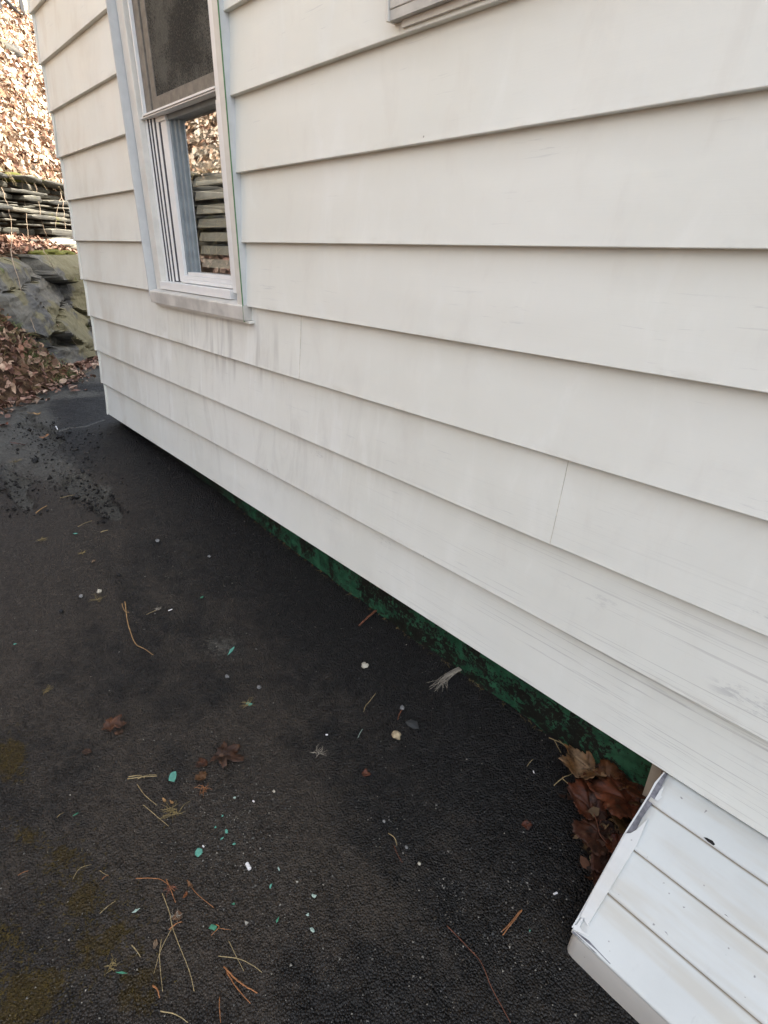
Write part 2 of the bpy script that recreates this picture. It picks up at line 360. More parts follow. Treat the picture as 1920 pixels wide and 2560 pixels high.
M = dict(
    siding=siding_material(), asphalt=asphalt_material(), rock=rock_material(), slate=slate_material(), soil=soil_material(),
    bluegrey=simple('shaded_blue_grey_stile', (.24, .275, .29), .5, .2, 20), channel=simple('sky_tinted_channel', (.55, .565, .56), .45, .12, 12), groove=simple('gap_shade_strip', (.06, .06, .07), .7, .3), seam=simple('dirty_seam', (.62, .57, .47), .9, .4, 60), found=foundation_material(), leaf=stain_leaf_mat('dry_leaf'), wetleaf=stain_leaf_mat('wet_brown_leaf', .5, .22), glass=glass_material(), screen=screen_material(),
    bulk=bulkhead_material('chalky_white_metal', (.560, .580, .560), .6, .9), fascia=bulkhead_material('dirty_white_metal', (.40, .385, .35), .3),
    trim=bulkhead_material('white_corner_strip', (.58, .59, .57), .3),
    casing=simple('cream_window_trim', (.66, .64, .58), .5, .12, 14, .1, .4), vinyl=simple('white_vinyl', (.76, .76, .74), .35, .06, 20, .05, .5),
    sill=simple('grimy_sill_trim', (.60, .58, .53), .5, .35, 9, .15, .4), bronze=simple('dull_bronze_screen_frame', (.20, .18, .15), .6, .35, 40, .2, .4),
    greenedge=simple('green_painted_edge', (.10, .22, .10), .6, .3, 60), caulk=simple('bare_grey_flashing', (.19, .19, .21), .6, .6, 70, .5, .4),
    beige=simple('beige_board', (.42, .38, .31), .6, .2, 20), dark=simple('dark_gap', (.012, .011, .010), .9, .3), room=simple('dim_interior', (.10, .09, .08), .9, .3, 3),
    blind=simple('cream_blind_slat', (.50, .46, .36), .5, .3, 8), roof=simple('grey_shingle', (.12, .12, .12), .9, .4, 30), black=simple('black_painted_iron', (.012, .012, .014), .45, .3),
    needle=simple('orange_dry_needle', (.30, .125, .045), .6, .45, 90), straw=simple('pale_straw', (.34, .26, .13), .7, .45, 90), twig=simple('tan_twig', (.33, .20, .085), .7, .5, 60),
    redtwig=simple('reddish_twig', (.15, .055, .03), .7, .4, 80), rust=simple('rusty_bark', (.17, .06, .028), .8, .6, 70, .6), greytwig=simple('weathered_grey_twig', (.32, .28, .22), .85, .45, 80, .5),
    teal=simple('teal_paint_flake', (.095, .31, .235), .6, .4, 50), green=simple('green_paint_flake', (.04, .19, .11), .6, .3, 50), pale=simple('pale_green_flake', (.32, .42, .36), .6, .35, 60),
    white=simple('white_plastic_bit', (.62, .61, .60), .5, .15), stone=simple('buff_pebble', (.42, .39, .31), .85, .4, 40, .5), grey=simple('grey_pebble', (.17, .17, .165), .85, .4, 40, .5),
    clod=simple('black_asphalt_crumb', (.010, .010, .010), .8, .4, 60, .8), slatec=simple('dark_slate_chip', (.035, .037, .037), .6, .3, 30), vine=simple('dry_vine', (.36, .27, .19), .8, .4, 40),
    grass=simple('winter_grass', (.10, .13, .035), .7, .5, 30), lowmoss=simple('olive_brown_moss', (.075, .052, .009), .95, .6, 60, .8), moss=simple('yellow_green_moss', (.11, .11, .015), .95, .5, 60, .8), crumb=simple('tan_crumb', (.36, .29, .18), .9, .4, 80, .7),
    drygrass=simple('dead_grass_tuft', (.24, .18, .075), .85, .5, 60))

# ------------------------------------------------------------------ house
house = tag(empty('house', (XL, 0, 0)), 'house wall of wide cream lapped siding with one window and a peeling green foundation', 'house')
JOINTS = {3: [-1.56], 2: [-.563, 2.6], 1: [.012, 3.1], 0: [1.5], 4: [.9], 5: [2.2], 6: [.6], 7: [1.9], 8: [1.2], 9: [2.8]}
NC = 14
WIN = (-2.755, -1.88, .775, 2.2)                # hole for the left window  x0 x1 z0 z1
W2 = (-1.115, -.10, 1.445, 2.25)
def course(mb, k, x0, x1, off, axis='x', sgn=1):
    """one lapped board between x0 and x1; profile goes down the face, round the lip and back"""
    z0 = k * SP; prof = [(.0190, z0 + SP + .012), (.0160, z0 + SP * .8), (.0122, z0 + SP * .6), (.0084, z0 + SP * .4), (.0045, z0 + SP * .2), (.0014, z0 + .012), (.0003, z0 + .004), (0, z0 + .0018), (.0008, z0 + .0004), (.0022, z0), (.0215, z0 + .0006)]
    n = max(2, int((x1 - x0) / .07)); V = []; F = []; m = len(prof)
    for i in range(n + 1):
        x = x0 + (x1 - x0) * i / n
        for j, (y, z) in enumerate(prof):
            wv = .0016 * (noise.noise(Vector((x * 1.3, k * 5.1, z * 3))) ) + .0007 * noise.noise(Vector((x * 6, k * 3.3, z * 9)))
            zz = z + (.0016 * noise.noise(Vector((x * .8, k * 9.7, 2))) if j >= 5 else 0)
            yy = y + off + wv
            V.append((x, yy, zz) if axis == 'x' else (XL + yy, -x if sgn < 0 else x, zz))
    for i in range(n):
        for j in range(m - 1):
            f = (i * m + j, i * m + j + 1, (i + 1) * m + j + 1, (i + 1) * m + j)
            F.append(f if axis == 'x' else f[::-1])
    # end caps of the board thickness
    b = len(V); e = [V[n * m + j] for j in range(m)]
    if axis == 'x':
        V += [(q[0], q[1] + .002, q[2]) for q in e]
        F += [(n * m + j, n * m + j + 1, b + j + 1, b + j) for j in range(m - 1)]
    mb.add(V, F)
mb = MB()
def spans(k):
    z0, z1 = k * SP, (k + 1) * SP; segs = [(XL + .004, XR)]
    for (a, b, c, d) in (WIN, W2):
        if z1 > c + .01 and z0 < d - .01:
            segs = [s for (p, q) in segs for s in ((p, min(q, a)), (max(p, b), q)) if s[1] - s[0] > .01]
    return segs
for k in range(NC):
    for (a, b) in spans(k):
        cuts = [a] + [j for j in JOINTS.get(k, []) if a < j < b] + [b]
        for i in range(len(cuts) - 1):
            course(mb, k, cuts[i], cuts[i + 1], -.0014 if (i == 0 and len(cuts) > 2) else 0.0)
# slips of siding above / below the holes where a course is only partly interrupted
def slip(x0, x1, z0, z1, kk):
    y = .0125 * ((z0 - kk * SP) / SP); y2 = .0125 * ((z1 - kk * SP) / SP)
    mb.add([(x0, y, z0), (x1, y, z0), (x1, y2, z1), (x0, y2, z1)], [(0, 1, 2, 3)])
course(mb, 3, WIN[0] + .0005, WIN[1] - .0005, .0)
course(mb, 7, W2[0] + .0005, W2[1] - .0005, .0)
def clip_top(V, F): return V, F
siding = mb.build('siding', M['siding'], house, smooth=False)
siding.data.shade_smooth()
try: siding.data.set_sharp_from_angle(angle=radians(25))
except Exception: pass
# cut away what the two slip courses put in front of the window openings
bm = bmesh.new(); bm.from_mesh(siding.data)
for (x0, x1, zc) in ((WIN[0], WIN[1], .785), (W2[0], W2[1], 1.452)):
    g = [f for f in bm.faces if x0 < f.calc_center_median().x < x1 and f.calc_center_median().z > zc - .1 and f.calc_center_median().z < zc + .25]
    es = {e for f in g for e in f.edges}; vs = {v for f in g for v in f.verts}
    r = bmesh.ops.bisect_plane(bm, geom=list(g) + list(es) + list(vs), plane_co=(0, 0, zc), plane_no=(0, 0, 1))
    kill = [f for f in bm.faces if x0 < f.calc_center_median().x < x1 and zc < f.calc_center_median().z < zc + .25]
    bmesh.ops.delete(bm, geom=kill, context='FACES')
bm.to_mesh(siding.data); bm.free()

mb = MB()
for k in range(NC): course(mb, k, -7.0, -.004, 0.0, 'y', -1)
side = mb.build('side_siding', M['siding'], house, smooth=False)
for k, js in JOINTS.items():
    for j in js:
        z0 = k * SP; V = []
        for (y, z) in [(.0190, z0 + SP), (.0122, z0 + SP * .6), (.0045, z0 + SP * .2), (.0014, z0 + .012), (.0001, z0 + .003), (.0005, z0 + .0006)]:
            wv = .0016 * noise.noise(Vector((j * 1.3, k * 5.1, z * 3)))
            V += [(j + .0002, y + wv - .0016, z), (j + .0013, y + wv - .0006, z)]
        MB().add(V, [(2 * i, 2 * i + 2, 2 * i + 3, 2 * i + 1) for i in range(5)]).build('seam', M['seam'], house)
# metal corner caps, one to a course
for k in range(NC):
    z0 = k * SP; sw = random.uniform(-.001, .003) + (.006 if k in (0, 7) else 0); w_ = .024
    zt = z0 + SP - .002; q = MB()
    def ring(z, o, lift):
        return [(XL + w_, o - .0035 - lift, z), (XL + .002, o - .0045 - lift * .3, z), (XL + o - .003, o - .001, z), (XL + o - .003, w_, z), (XL + o, w_, z), (XL + w_, o + .0005 - lift, z)]
    A = ring(z0 - .001, 0, sw); B = ring(z0 + SP * .5, .009, sw * .8); C = ring(zt, .0178, 0)
    n6 = 6; V = A + B + C; F = []
    for r_ in range(2):
        for j in range(n6): F.append((r_ * n6 + j, r_ * n6 + (j + 1) % n6, (r_ + 1) * n6 + (j + 1) % n6, (r_ + 1) * n6 + j))
    F += [tuple(range(6)), tuple(range(12, 18))[::-1]]
    q.add(V, F).build('corner_cap', M['siding'], house)
# plain backing walls, gable, roof
MB().box(XL + .02, XL + .10, .04, 7.0, .0, NC * SP).build('side_wall', M['siding'], house)
mb = MB(); mb.box(XL + .10, WIN[0] - .002, .024, .12, .001, NC * SP); mb.box(WIN[1] + .002, W2[0] - .002, .024, .12, .001, NC * SP); mb.box(W2[1] + .002, XR, .024, .12, .001, NC * SP)
mb.box(WIN[0] - .001, WIN[1] + .001, .024, .12, .001, WIN[2] - .01); mb.box(W2[0] - .001, W2[1] + .001, .024, .12, .001, W2[2] - .01)
mb.box(WIN[0] - .001, WIN[1] + .001, .024, .12, WIN[3], NC * SP); mb.box(W2[0] - .001, W2[1] + .001, .024, .12, W2[3], NC * SP)
mb.build('wall_backing', M['dark'], house)
MB().box(XR - .1, XR, .13, 7.0, 0, NC * SP).box(XL + .12, XR - .11, 6.9, 7.0, 0, NC * SP).build('rear_wall', M['siding'], house)
ze = NC * SP; ov = .25
rf = MB(); y0, y1, ym = -ov, 7 + ov, 3.5; hr = 1.35
for dz in (0,):
    V = [(XL - .2, y0, ze), (XR + .3, y0, ze), (XR + .3, ym, ze + hr), (XL - .2, ym, ze + hr), (XR + .3, y1, ze), (XL - .2, y1, ze)]
    V += [(x, y, z + .09) for x, y, z in V]
    rf.add(V, [(0, 3, 2, 1), (3, 5, 4, 2), (6, 7, 8, 9), (9, 8, 10, 11), (0, 1, 7, 6), (5, 11, 10, 4), (0, 6, 9, 3), (3, 9, 11, 5), (1, 2, 8, 7), (2, 4, 10, 8)])
rf.build('roof', M['roof'], house)
MB().add([(XL + .03, .1, ze - .01), (XL + .03, 6.9, ze - .01), (XL + .03, ym, ze + hr - .05)], [(0, 1, 2)]).build('gable', M['siding'], house)
mb = MB().add([(XR - .03, .1, ze - .01), (XR - .03, 6.9, ze - .01), (XR - .03, ym, ze + hr - .05)], [(0, 2, 1)]); mb.build('gable', M['siding'], house)
MB().box(XL + .1, XR - .12, .13, 6.88, -.01, .02).build('room_floor', M['room'], house)
MB().box(XL + .11, XR - .12, 2.6, 2.7, .03, ze - .01).build('partition', M['room'], house)

# foundation: rough painted concrete, a little battered
n, mz = 420, 16; V = []; F = []
for i in range(n + 1):
    x = XL + .05 + (4.4) * i / n
    for j in range(mz + 1):
        z = -.26 + .29 * j / mz
        y = .07 - .014 * (1 - j / mz) - .008 * noise.fractal(Vector((x * 6, z * 9, 1)), 1, 2, 3) - .003 * noise.noise(Vector((x * 40, z * 40, 4)))
        V.append((x, y, z))
for i in range(n):
    for j in range(mz):
        a = i * (mz + 1) + j; F.append((a, a + mz + 1, a + mz + 2, a + 1))
mesh('foundation', V, F, M['found'], house, smooth=True)
MB().box(XL + .05, XR, .085, .30, -.40, .0).box(XL + .05, XL + .3, .31, 7, -.4, 0).build('foundation_core', M['found'], house)

# ---- left window
fin = MB().box(-2.759, -2.750, -.012, .030, .79, 2.20).box(-1.883, -1.876, -.013, .030, .805, 2.20).box(-2.750, -1.883, -.012, .03, 2.19, 2.20)
wcas = MB().box(-2.744, -2.681, .0214, .062, .805, 2.185).box(-1.923, -1.8835, -.010, .062, .81, 2.185).box(-2.681, -1.923, .0214, .062, 2.13, 2.185)
window = wcas.build('window', M['casing'], house, bevel=.0015)
fin.build('channel', M['channel'], window, bevel=.001)  # bluish sky reflection put into the channel colour
MB().box(-1.8765, -1.8745, -.0165, -.0125, .762, 2.19).build('painted_edge', M['greenedge'], window)
V = []; pr = [(-.016, .7663), (-.016, .812), (-.013, .8165), (.06, .832), (.06, .79), (.024, .7663)]
for x in (-2.738, -1.870): V += [(x, y, z) for y, z in pr]
MB().add(V, [(0, 1, 7, 6), (1, 2, 8, 7), (2, 3, 9, 8), (3, 4, 10, 9), (4, 5, 11, 10), (5, 0, 6, 11), (5, 4, 3, 2, 1, 0), (6, 7, 8, 9, 10, 11)]).build('sill', M['sill'], window, bevel=.001)
MB().box(-2.70, -1.852, -.009, .02, .7575, .7652).build('sill_lip', M['casing'], window)
fr = MB()
fr.box(-2.6805, -2.660, .046, .12, .858, 2.13).box(-2.650, -2.640, .050, .12, .858, 2.13).box(-2.630, -2.614, .054, .12, .858, 2.13)
MB().box(-2.6598, -2.6502, .048, .12, .858, 2.13).box(-2.6398, -2.6302, .052, .12, .858, 2.13).box(-2.6138, -2.6032, .056, .12, .858, 2.13).build('gap_shade_strip', M['groove'], window)  # near-flush dark strips, shade of the track gaps put into their colour
fr.box(-2.02, -1.9235, .028, .12, .848, 2.13)
fr.box(-2.6805, -2.0205, .014, .12, .826, .8575)
fr.build('window_frame', M['vinyl'], window, bevel=.001)
sa = MB().box(-2.603, -2.578, .058, .10, .862, 1.445).box(-2.566, -2.512, .062, .10, .862, 1.445)
MB().box(-2.5775, -2.5665, .0595, .10, .862, 1.445).build('sash_shade_strip', M['groove'], window)  # dark strip painted for the shade between the stile parts
MB().box(-2.5115, -2.497, .074, .115, .893, 1.445).box(-2.4968, -2.476, .084, .115, .893, 1.445).box(-2.4758, -2.457, .093, .115, .893, 1.445).box(-2.5115, -2.0605, .070, .115, 1.4455, 1.468).build('inner_stile', M['bluegrey'], window, bevel=.001)  # stile and top rail coloured dark blue-grey to imitate shade and reflection
sa.box(-2.06, -2.0205, .045, .10, .862, 1.445)
sa.box(-2.5115, -2.0605, .044, .10, .8605, .874).box(-2.5115, -2.0605, .054, .10, .8745, .8885).box(-2.4775, -2.0605, .063, .099, .889, .902)
sa.box(-2.6105, -2.5120, .058, .10, 1.4455, 1.4620)
sa.box(-2.6805, -2.0205, .0305, .0655, 1.4625, 1.4675)
sa.build('lower_sash', M['vinyl'], window, bevel=.001)
MB().add([(-2.4568, .101, .9), (-2.0605, .101, .9), (-2.0605, .101, 1.445), (-2.4568, .101, 1.445)], [(0, 1, 2, 3)]).build('glass_pane', M['glass'], window)
MB().add([(-2.611, .089, 1.471), (-2.0205, .089, 1.471), (-2.0205, .089, 2.13), (-2.611, .089, 2.13)], [(0, 1, 2, 3)]).build('upper_glass_pane', M['glass'], window)
MB().box(-2.650, -2.0205, .026, .050, 1.468, 1.4745).box(-2.6365, -2.6275, .024, .0455, 1.468, 2.128).build('screen_track', M['vinyl'], window, bevel=.0007)
sf = MB().box(-2.627, -2.574, .036, .048, 1.475, 2.128).box(-2.566, -2.522, .040, .048, 1.475, 2.128).box(-2.034, -2.0205, .036, .048, 1.475, 2.128).box(-2.522, -2.034, .036, .048, 1.475, 1.516)
sf.box(-2.574, -2.566, .046, .048, 1.475, 2.128)
sf.build('screen_frame', M['bronze'], window, bevel=.0015)
MB().box(-2.522, -2.034, .043, .044, 1.516, 2.128).build('insect_screen', M['screen'], window)
bl = MB()
for i in range(24):
    z = .925 + i * .0495; bl.add([(-2.45, .116, z), (-2.0, .116, z), (-2.0, .127, z + .031), (-2.45, .127, z + .031), (-2.45, .118, z - .002), (-2.0, .118, z - .002), (-2.0, .129, z + .029), (-2.45, .129, z + .029)],
                                  [(0, 1, 2, 3), (4, 7, 6, 5), (0, 4, 5, 1), (3, 2, 6, 7)])
bl.build('venetian_blind', M['blind'], window)

# ---- right window: only its bottom trim comes into view
w2 = MB().box(-1.1225, -.06, -.022, .022, 1.4625, 2.30).build('second_window', M['sill'], house, bevel=.002)
MB().box(-1.130, -1.1235, -.026, .022, 1.4435, 2.30).build('channel', M['casing'], w2)
MB().box(-1.1225, -.0605, -.020, .022, 1.4445, 1.4620).build('sill_apron', M['sill'], w2)
MB().box(-1.10, -.08, -.006, .02, 1.4315, 1.4440).build('sill_lip', M['casing'], w2)


# ------------------------------------------------------------------ bulkhead box under the siding, lower right
BXL = -.2045
bulk = tag(empty('bulkhead', (BXL, 0, -.2)), 'low white metal-clad box with ribbed sloping top jutting out from under the siding', 'bulkhead')
PA = np.array((BXL, 0.0, -.009)); PB = np.array((BXL, -.3174, -.1932)); sl = (PB - PA)[[1, 2]]; SLn = np.linalg.norm(sl); sl = sl / SLn; nn = np.array((0, sl[1], -sl[0]))
if nn[2] < 0: nn = -nn
def onb(x3, y3): return on_plane(1280 + x3 * .3858, 1780 + y3 * .3858, nn, PA)
def sdist(p): return float(np.dot((p - PA)[[1, 2]], sl))
grv = [sdist(onb(*q)) for q in ((1290, 855), (1220, 1215), (1090, 1560))]
prof = [(-.05, 0)]
gi = []
for g in grv: gi += [len(prof) + 4, len(prof) + 5]; prof += [(g - .012, 0), (g - .006, .0018), (g - .0025, .0028), (g, .0016), (g + .0012, -.0030), (g + .0035, -.0024), (g + .008, 0)]
prof += [(SLn - .008, 0), (SLn - .004, .0016), (SLn, -.001)]
yz = [(PA[1] + sl[0] * s + nn[1] * h, PA[2] + sl[1] * s + nn[2] * h) for s, h in prof]
V = []; F = []; nx = 60; X1 = 1.3
for i in range(nx + 1):
    x = BXL + (X1 - BXL) * i / nx
    for (y, z) in yz: V.append((x, y, z + .0022 * noise.noise(Vector((x * 6, y * 9, 3))) + .0008 * noise.noise(Vector((x * 22, y * 22, 5)))))
m_ = len(yz)
for i in range(nx):
    for j in range(m_ - 1): F.append((i * m_ + j, i * m_ + j + 1, (i + 1) * m_ + j + 1, (i + 1) * m_ + j))
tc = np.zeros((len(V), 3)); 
for q in gi: tc[q::m_] = 1  # marks groove verts that take the painted brown shadow
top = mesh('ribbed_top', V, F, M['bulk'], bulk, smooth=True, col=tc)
top.modifiers.new('solid', 'SOLIDIFY').thickness = .002; top.modifiers['solid'].offset = 1
# front fascia with a rounded left corner
fy, fz = yz[-1]; V = []; F = []; rows = [(0, 0), (-.002, -.004), (-.006, -.020), (-.012, -.050), (-.014, -.120)]
pl = [(BXL + .004, .02), (BXL + .001, -.0), (BXL + .0015, .008 - .016), (BXL + .007, -.0155), (BXL + .016, -.019)]
for (dy, dz) in rows:
    line = [(BXL + .002, fy + .30, fz + dz), (BXL + .001, fy + .02, fz + dz), (BXL + .002, fy + .007 + dy, fz + dz), (BXL + .008, fy + .0015 + dy, fz + dz), (BXL + .018, fy + dy, fz + dz)]
    line[0] = (line[0][0], fy + .30, min(fz + dz, fz + dz))
    V += line + [(X1, fy + dy, fz + dz)]
for r_ in range(len(rows) - 1):
    for j in range(5): F.append((r_ * 6 + j, (r_ + 1) * 6 + j, (r_ + 1) * 6 + j + 1, r_ * 6 + j + 1))
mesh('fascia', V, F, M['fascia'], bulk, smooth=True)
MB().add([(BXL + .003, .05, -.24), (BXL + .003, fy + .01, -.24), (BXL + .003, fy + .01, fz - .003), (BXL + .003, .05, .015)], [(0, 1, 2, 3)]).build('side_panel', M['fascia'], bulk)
def strip(name, pts, m, lo, hi):
    P = [onb(*q) for q in pts]; n_ = len(P); V = [tuple(p + nn * hi) for p in P] + [tuple(p + nn * lo) for p in P]
    F = [tuple(range(n_)), tuple(range(n_, 2 * n_))[::-1]] + [(i, (i + 1) % n_, (i + 1) % n_ + n_, i + n_) for i in range(n_)]
    return mesh(name, V, F, m, bulk)
strip('corner_strip', [(738, 792), (770, 790), (808, 768), (880, 698), (812, 860), (636, 1150), (512, 1352), (494, 1385), (476, 1362), (470, 1340), (445, 1332), (520, 1175)], M['trim'], .0025, .0065)
strip('torn_flashing', [(982, 398), (1010, 402), (952, 520), (905, 600), (842, 690), (806, 764), (768, 786), (740, 790), (820, 655), (900, 525), (938, 455)], M['caulk'], .0015, .0032)
strip('flashing_edge', [(985, 392), (990, 397), (935, 470), (893, 545), (815, 670), (737, 792), (440, 1335), (395, 1400), (388, 1396), (430, 1325), (725, 792), (880, 545), (925, 460)], M['trim'], .0012, .0038)
strip('paint_patch', [(985, 480), (965, 545), (975, 552), (940, 580), (915, 596), (935, 540), (950, 520)], M['trim'], .0015, .0026)
strip('corner_tab', [(400, 1385), (425, 1378), (452, 1335), (466, 1340), (440, 1392), (455, 1420), (500, 1445), (490, 1455), (430, 1425), (400, 1410)], M['trim'], .0015, .004)
strip('worn_edge', [(394, 1418), (430, 1434), (500, 1482), (548, 1536), (640, 1632), (632, 1640), (560, 1572), (530, 1556), (480, 1500), (425, 1455), (392, 1432)], M['caulk'], .0012, .0034)
strip('hole', [(1240, 815), (1262, 818), (1300, 838), (1316, 862), (1305, 868), (1268, 842)], M['dark'], .002, .0046)
strip('hole', [(1362, 1308), (1385, 1316), (1430, 1362), (1432, 1370), (1400, 1345)], M['dark'], .002, .0046)
MB().box(-.240, -.217, .030, .062, -.20, -.001).box(-.215, -.186, .024, .062, -.20, -.001).box(-.217, -.215, .034, .062, -.2, -.002).build('side_board', M['beige'], bulk, bevel=.001)

# ------------------------------------------------------------------ driveway and ground
HOLES = [(at(204, 1222), .19, .085), (at(40, 1212), .26, .06), (at(95, 1078), .42, .09), (at(262, 1268), .12, .06)]
xs = np.concatenate([np.linspace(-14, -6.6, 25)[:-1], np.linspace(-6.6, -3.2, 230)[:-1], np.linspace(-3.2, .45, 420)[:-1], np.linspace(.45, 9, 30)])
ys = np.concatenate([np.linspace(-9, -1.75, 30)[:-1], np.linspace(-1.75, .085, 230)[:-1], np.linspace(.085, 2.2, 50)[:-1], np.linspace(2.2, 9, 10)])
GX, GY = np.meshgrid(xs, ys, indexing='ij'); GZ = gz(GX, GY)
fine = sm(-7, -6, GX) * sm(.6, .3, GX)
GZ = GZ + fine * (.006 * (fbm(GX * 2.5, GY * 2.5, 3) - .5) + .0035 * (fbm(GX * 14, GY * 14, 5) - .5))
old = sm(-3.6, -4.3, GX + .35 * GY + .3 * (fbm(GX * 2, GY * 2, 8) - .5))       # old rough paving towards the bank
GZ = GZ + old * (.012 * (fbm(GX * 9, GY * 9, 15) - .5))
pit = np.zeros_like(GX)
for (p, rx, ry) in HOLES:
    d = np.hypot((GX - p.x) / rx, (GY - p.y) / ry) + 1.5 * (fbm(GX * 8, GY * 8, 21, 5) - .47)
    pit = np.maximum(pit, sm(1.0, .72, d))
GZ = GZ - pit * (.036 - .012 * fbm(GX * 45, GY * 45, 30))
# crack running from the broken patch to the house corner
ck = [at(*q) for q in ((0, 1118), (60, 1085), (110, 1072), (148, 1078), (172, 1069), (212, 1066), (232, 1058), (262, 1048))]
dm = np.full(GX.shape, 9.0)
for a, b in zip(ck[:-1], ck[1:]):
    ab = np.array((b.x - a.x, b.y - a.y)); L2 = ab @ ab; t_ = np.clip(((GX - a.x) * ab[0] + (GY - a.y) * ab[1]) / L2, 0, 1)
    dm = np.minimum(dm, np.hypot(GX - a.x - t_ * ab[0], GY - a.y - t_ * ab[1]))
crk = sm(.016, .004, dm + .006 * (fbm(GX * 30, GY * 30, 4) - .5)); GZ = GZ - crk * .006
def blob(px, py, rpx, rpy=None, k=1.0, ang=0):
    p = at(px, py); rx = (at(px + rpx, py) - at(px - rpx, py)).length / 2; q = at(px, py - (rpy or rpx)); q2 = at(px, py + (rpy or rpx)); ry = (q - q2).length / 2
    ux = at(px + 10, py) - p; ux.normalize(); uy = (q2 - q); uy.normalize()
    # oblique axes of the photograph on the ground
    A = np.array([[ux.x * rx, uy.x * ry], [ux.y * rx, uy.y * ry]]); I = np.linalg.inv(A)
    dx, dy = GX - p.x, GY - p.y; a = I[0, 0] * dx + I[0, 1] * dy; b = I[1, 0] * dx + I[1, 1] * dy
    return k * np.exp(-(a * a + b * b) * .9)
brown = .48 * fbm(GX * 3, GY * 3, 11) * sm(.05, -.45, GY) 
for q in ((60, 1400, 150, 170, .55), (150, 1250, 160, 120, .45), (430, 1500, 120, 140, .22), (560, 2120, 160, 220, .5), (320, 1900, 120, 90, .3), (900, 2250, 120, 100, .28), (470, 2330, 180, 140, .45), (30, 1180, 120, 120, .4), (700, 2000, 120, 160, .3), (650, 1830, 100, 80, .25), (120, 1650, 150, 130, .2)): brown = brown + blob(*q)
mossm = np.zeros_like(GX)
for q in ((190, 2230, 90, 110, .62), (250, 2330, 110, 110, .62), (60, 2480, 110, 90, .85), (25, 1890, 45, 60, .85), (320, 2420, 100, 100, .5), (70, 2090, 50, 40, .5), (160, 2150, 60, 40, .6), (330, 2500, 120, 60, .5), (20, 2350, 50, 50, .6), (90, 960, 90, 16, .45), (20, 985, 60, 16, .45)): mossm = np.maximum(mossm, blob(*q))
brown = brown * (.6 + .7 * sm(.25, .65, fbm(GX * 5 + .6 * GY, GY * 11, 91, 5)))
mossm = mossm * (.25 + 1.1 * sm(.36, .58, fbm(GX * 16, GY * 16, 92)))
pale = pit * .75 + crk * .9 + .22 * sm(.45, .7, fbm(GX * 2.2, GY * 2.2, 77)) * sm(-.1, -.5, GY)
for q in ((30, 1000, 110, 34, 1.1), (200, 935, 150, 26, 1.1), (170, 985, 110, 9, 1.0), (60, 1050, 70, 24, .9), (20, 1110, 80, 50, .8), (130, 1170, 90, 40, .5), (250, 1232, 32, 18, .9), (560, 1615, 50, 28, .45), (575, 2060, 90, 120, .30), (1250, 2270, 120, 100, .22), (460, 1430, 60, 80, .18), (300, 1330, 60, 40, .2), (660, 1330, 50, 60, .3), (420, 1130, 60, 16, .4), (1130, 1650, 50, 20, .45), (180, 1215, 110, 60, .25), (90, 1100, 150, 50, .35), (850, 2300, 200, 160, .16), (1000, 2050, 60, 60, .2)): pale = pale + blob(*q)
nx_, ny_ = GX.shape; idx = np.arange(nx_ * ny_).reshape(nx_, ny_)
V = np.stack([GX, GY, GZ], -1).reshape(-1, 3); F = np.stack([idx[:-1, :-1], idx[1:, :-1], idx[1:, 1:], idx[:-1, 1:]], -1).reshape(-1, 4)
def fast_mesh(name, V, F, m, col=None, smooth=False, parent=None):
    me = bpy.data.meshes.new(name); V = np.asarray(V, np.float32); F = np.asarray(F, np.int32); k = F.shape[1]
    me.vertices.add(len(V)); me.vertices.foreach_set('co', V.ravel()); me.loops.add(F.size); me.loops.foreach_set('vertex_index', F.ravel())
    me.polygons.add(len(F)); me.polygons.foreach_set('loop_start', np.arange(0, F.size, k, dtype=np.int32))
    me.update(calc_edges=True); me.validate(); me.materials.append(m)
    if smooth: me.shade_smooth()
    if col is not None:
        a = me.color_attributes.new('Col', 'FLOAT_COLOR', 'POINT'); c = np.ones((len(V), 4), np.float32); c[:, :3] = col; a.data.foreach_set('color', c.ravel())
    o = bpy.data.objects.new(name, me); COL.objects.link(o)
    if parent is not None: o.parent = parent; o.matrix_parent_inverse = Matrix.Translation(-Vector(parent.location))
    return o
colr = np.clip(np.stack([brown, mossm, pale], -1).reshape(-1, 3), 0, 1)
tag(fast_mesh('driveway', V, F, M['asphalt'], colr, True), kind='structure')
tag(MB().add([(-600, -600, -.62), (600, -600, -.62), (600, 600, -.62), (-600, 600, -.62)], [(0, 1, 2, 3)]).build('ground', M['soil']), kind='structure')

# ------------------------------------------------------------------ hillside beyond the driveway
T0 = np.array((-5.6, .1)); TA = np.array((-.722, .692)); TN = np.array((-.692, -.722))
def bxy(t, s): return T0[0] + t * TA[0] + s * TN[0], T0[1] + t * TA[1] + s * TN[1]
ZT, ZL, SW = 1.56, .88, .86        # top of dry wall, ledge height, wall setback
def bank(t, s):
    t = np.asarray(t, float); s = np.asarray(s, float); x, y = bxy(t, s); g = gz(x, y) - .03
    rock = sm(-.34, -.02, t)
    mound = g + (ZL - g) * np.clip((s + .32) / .85, 0, 1) ** .85
    shelf = np.where(s < .42, g, ZL + .34 * np.clip(s - .42, 0, 1))
    lowr = rock * shelf + (1 - rock) * mound
    up = ZT + (s - SW - .05) * 1.0 + .35 * (fbm(t * .7, s * .7, 40) - .5) * sm(SW, SW + .8, s)
    z = np.where(s < SW, np.minimum(lowr, ZL + .2), up)
    return z + .05 * (fbm(t * 3, s * 3, 50) - .5) * sm(-.5, 0, s)
ts = np.linspace(-11, 13, 260); ss = np.concatenate([np.linspace(-.52, SW - .001, 34), np.linspace(SW + .001, 6, 60), np.linspace(6.3, 16, 22)])
TT, SS = np.meshgrid(ts, ss, indexing='ij'); BZ_ = bank(TT, SS); BXx, BYy = bxy(TT, SS)
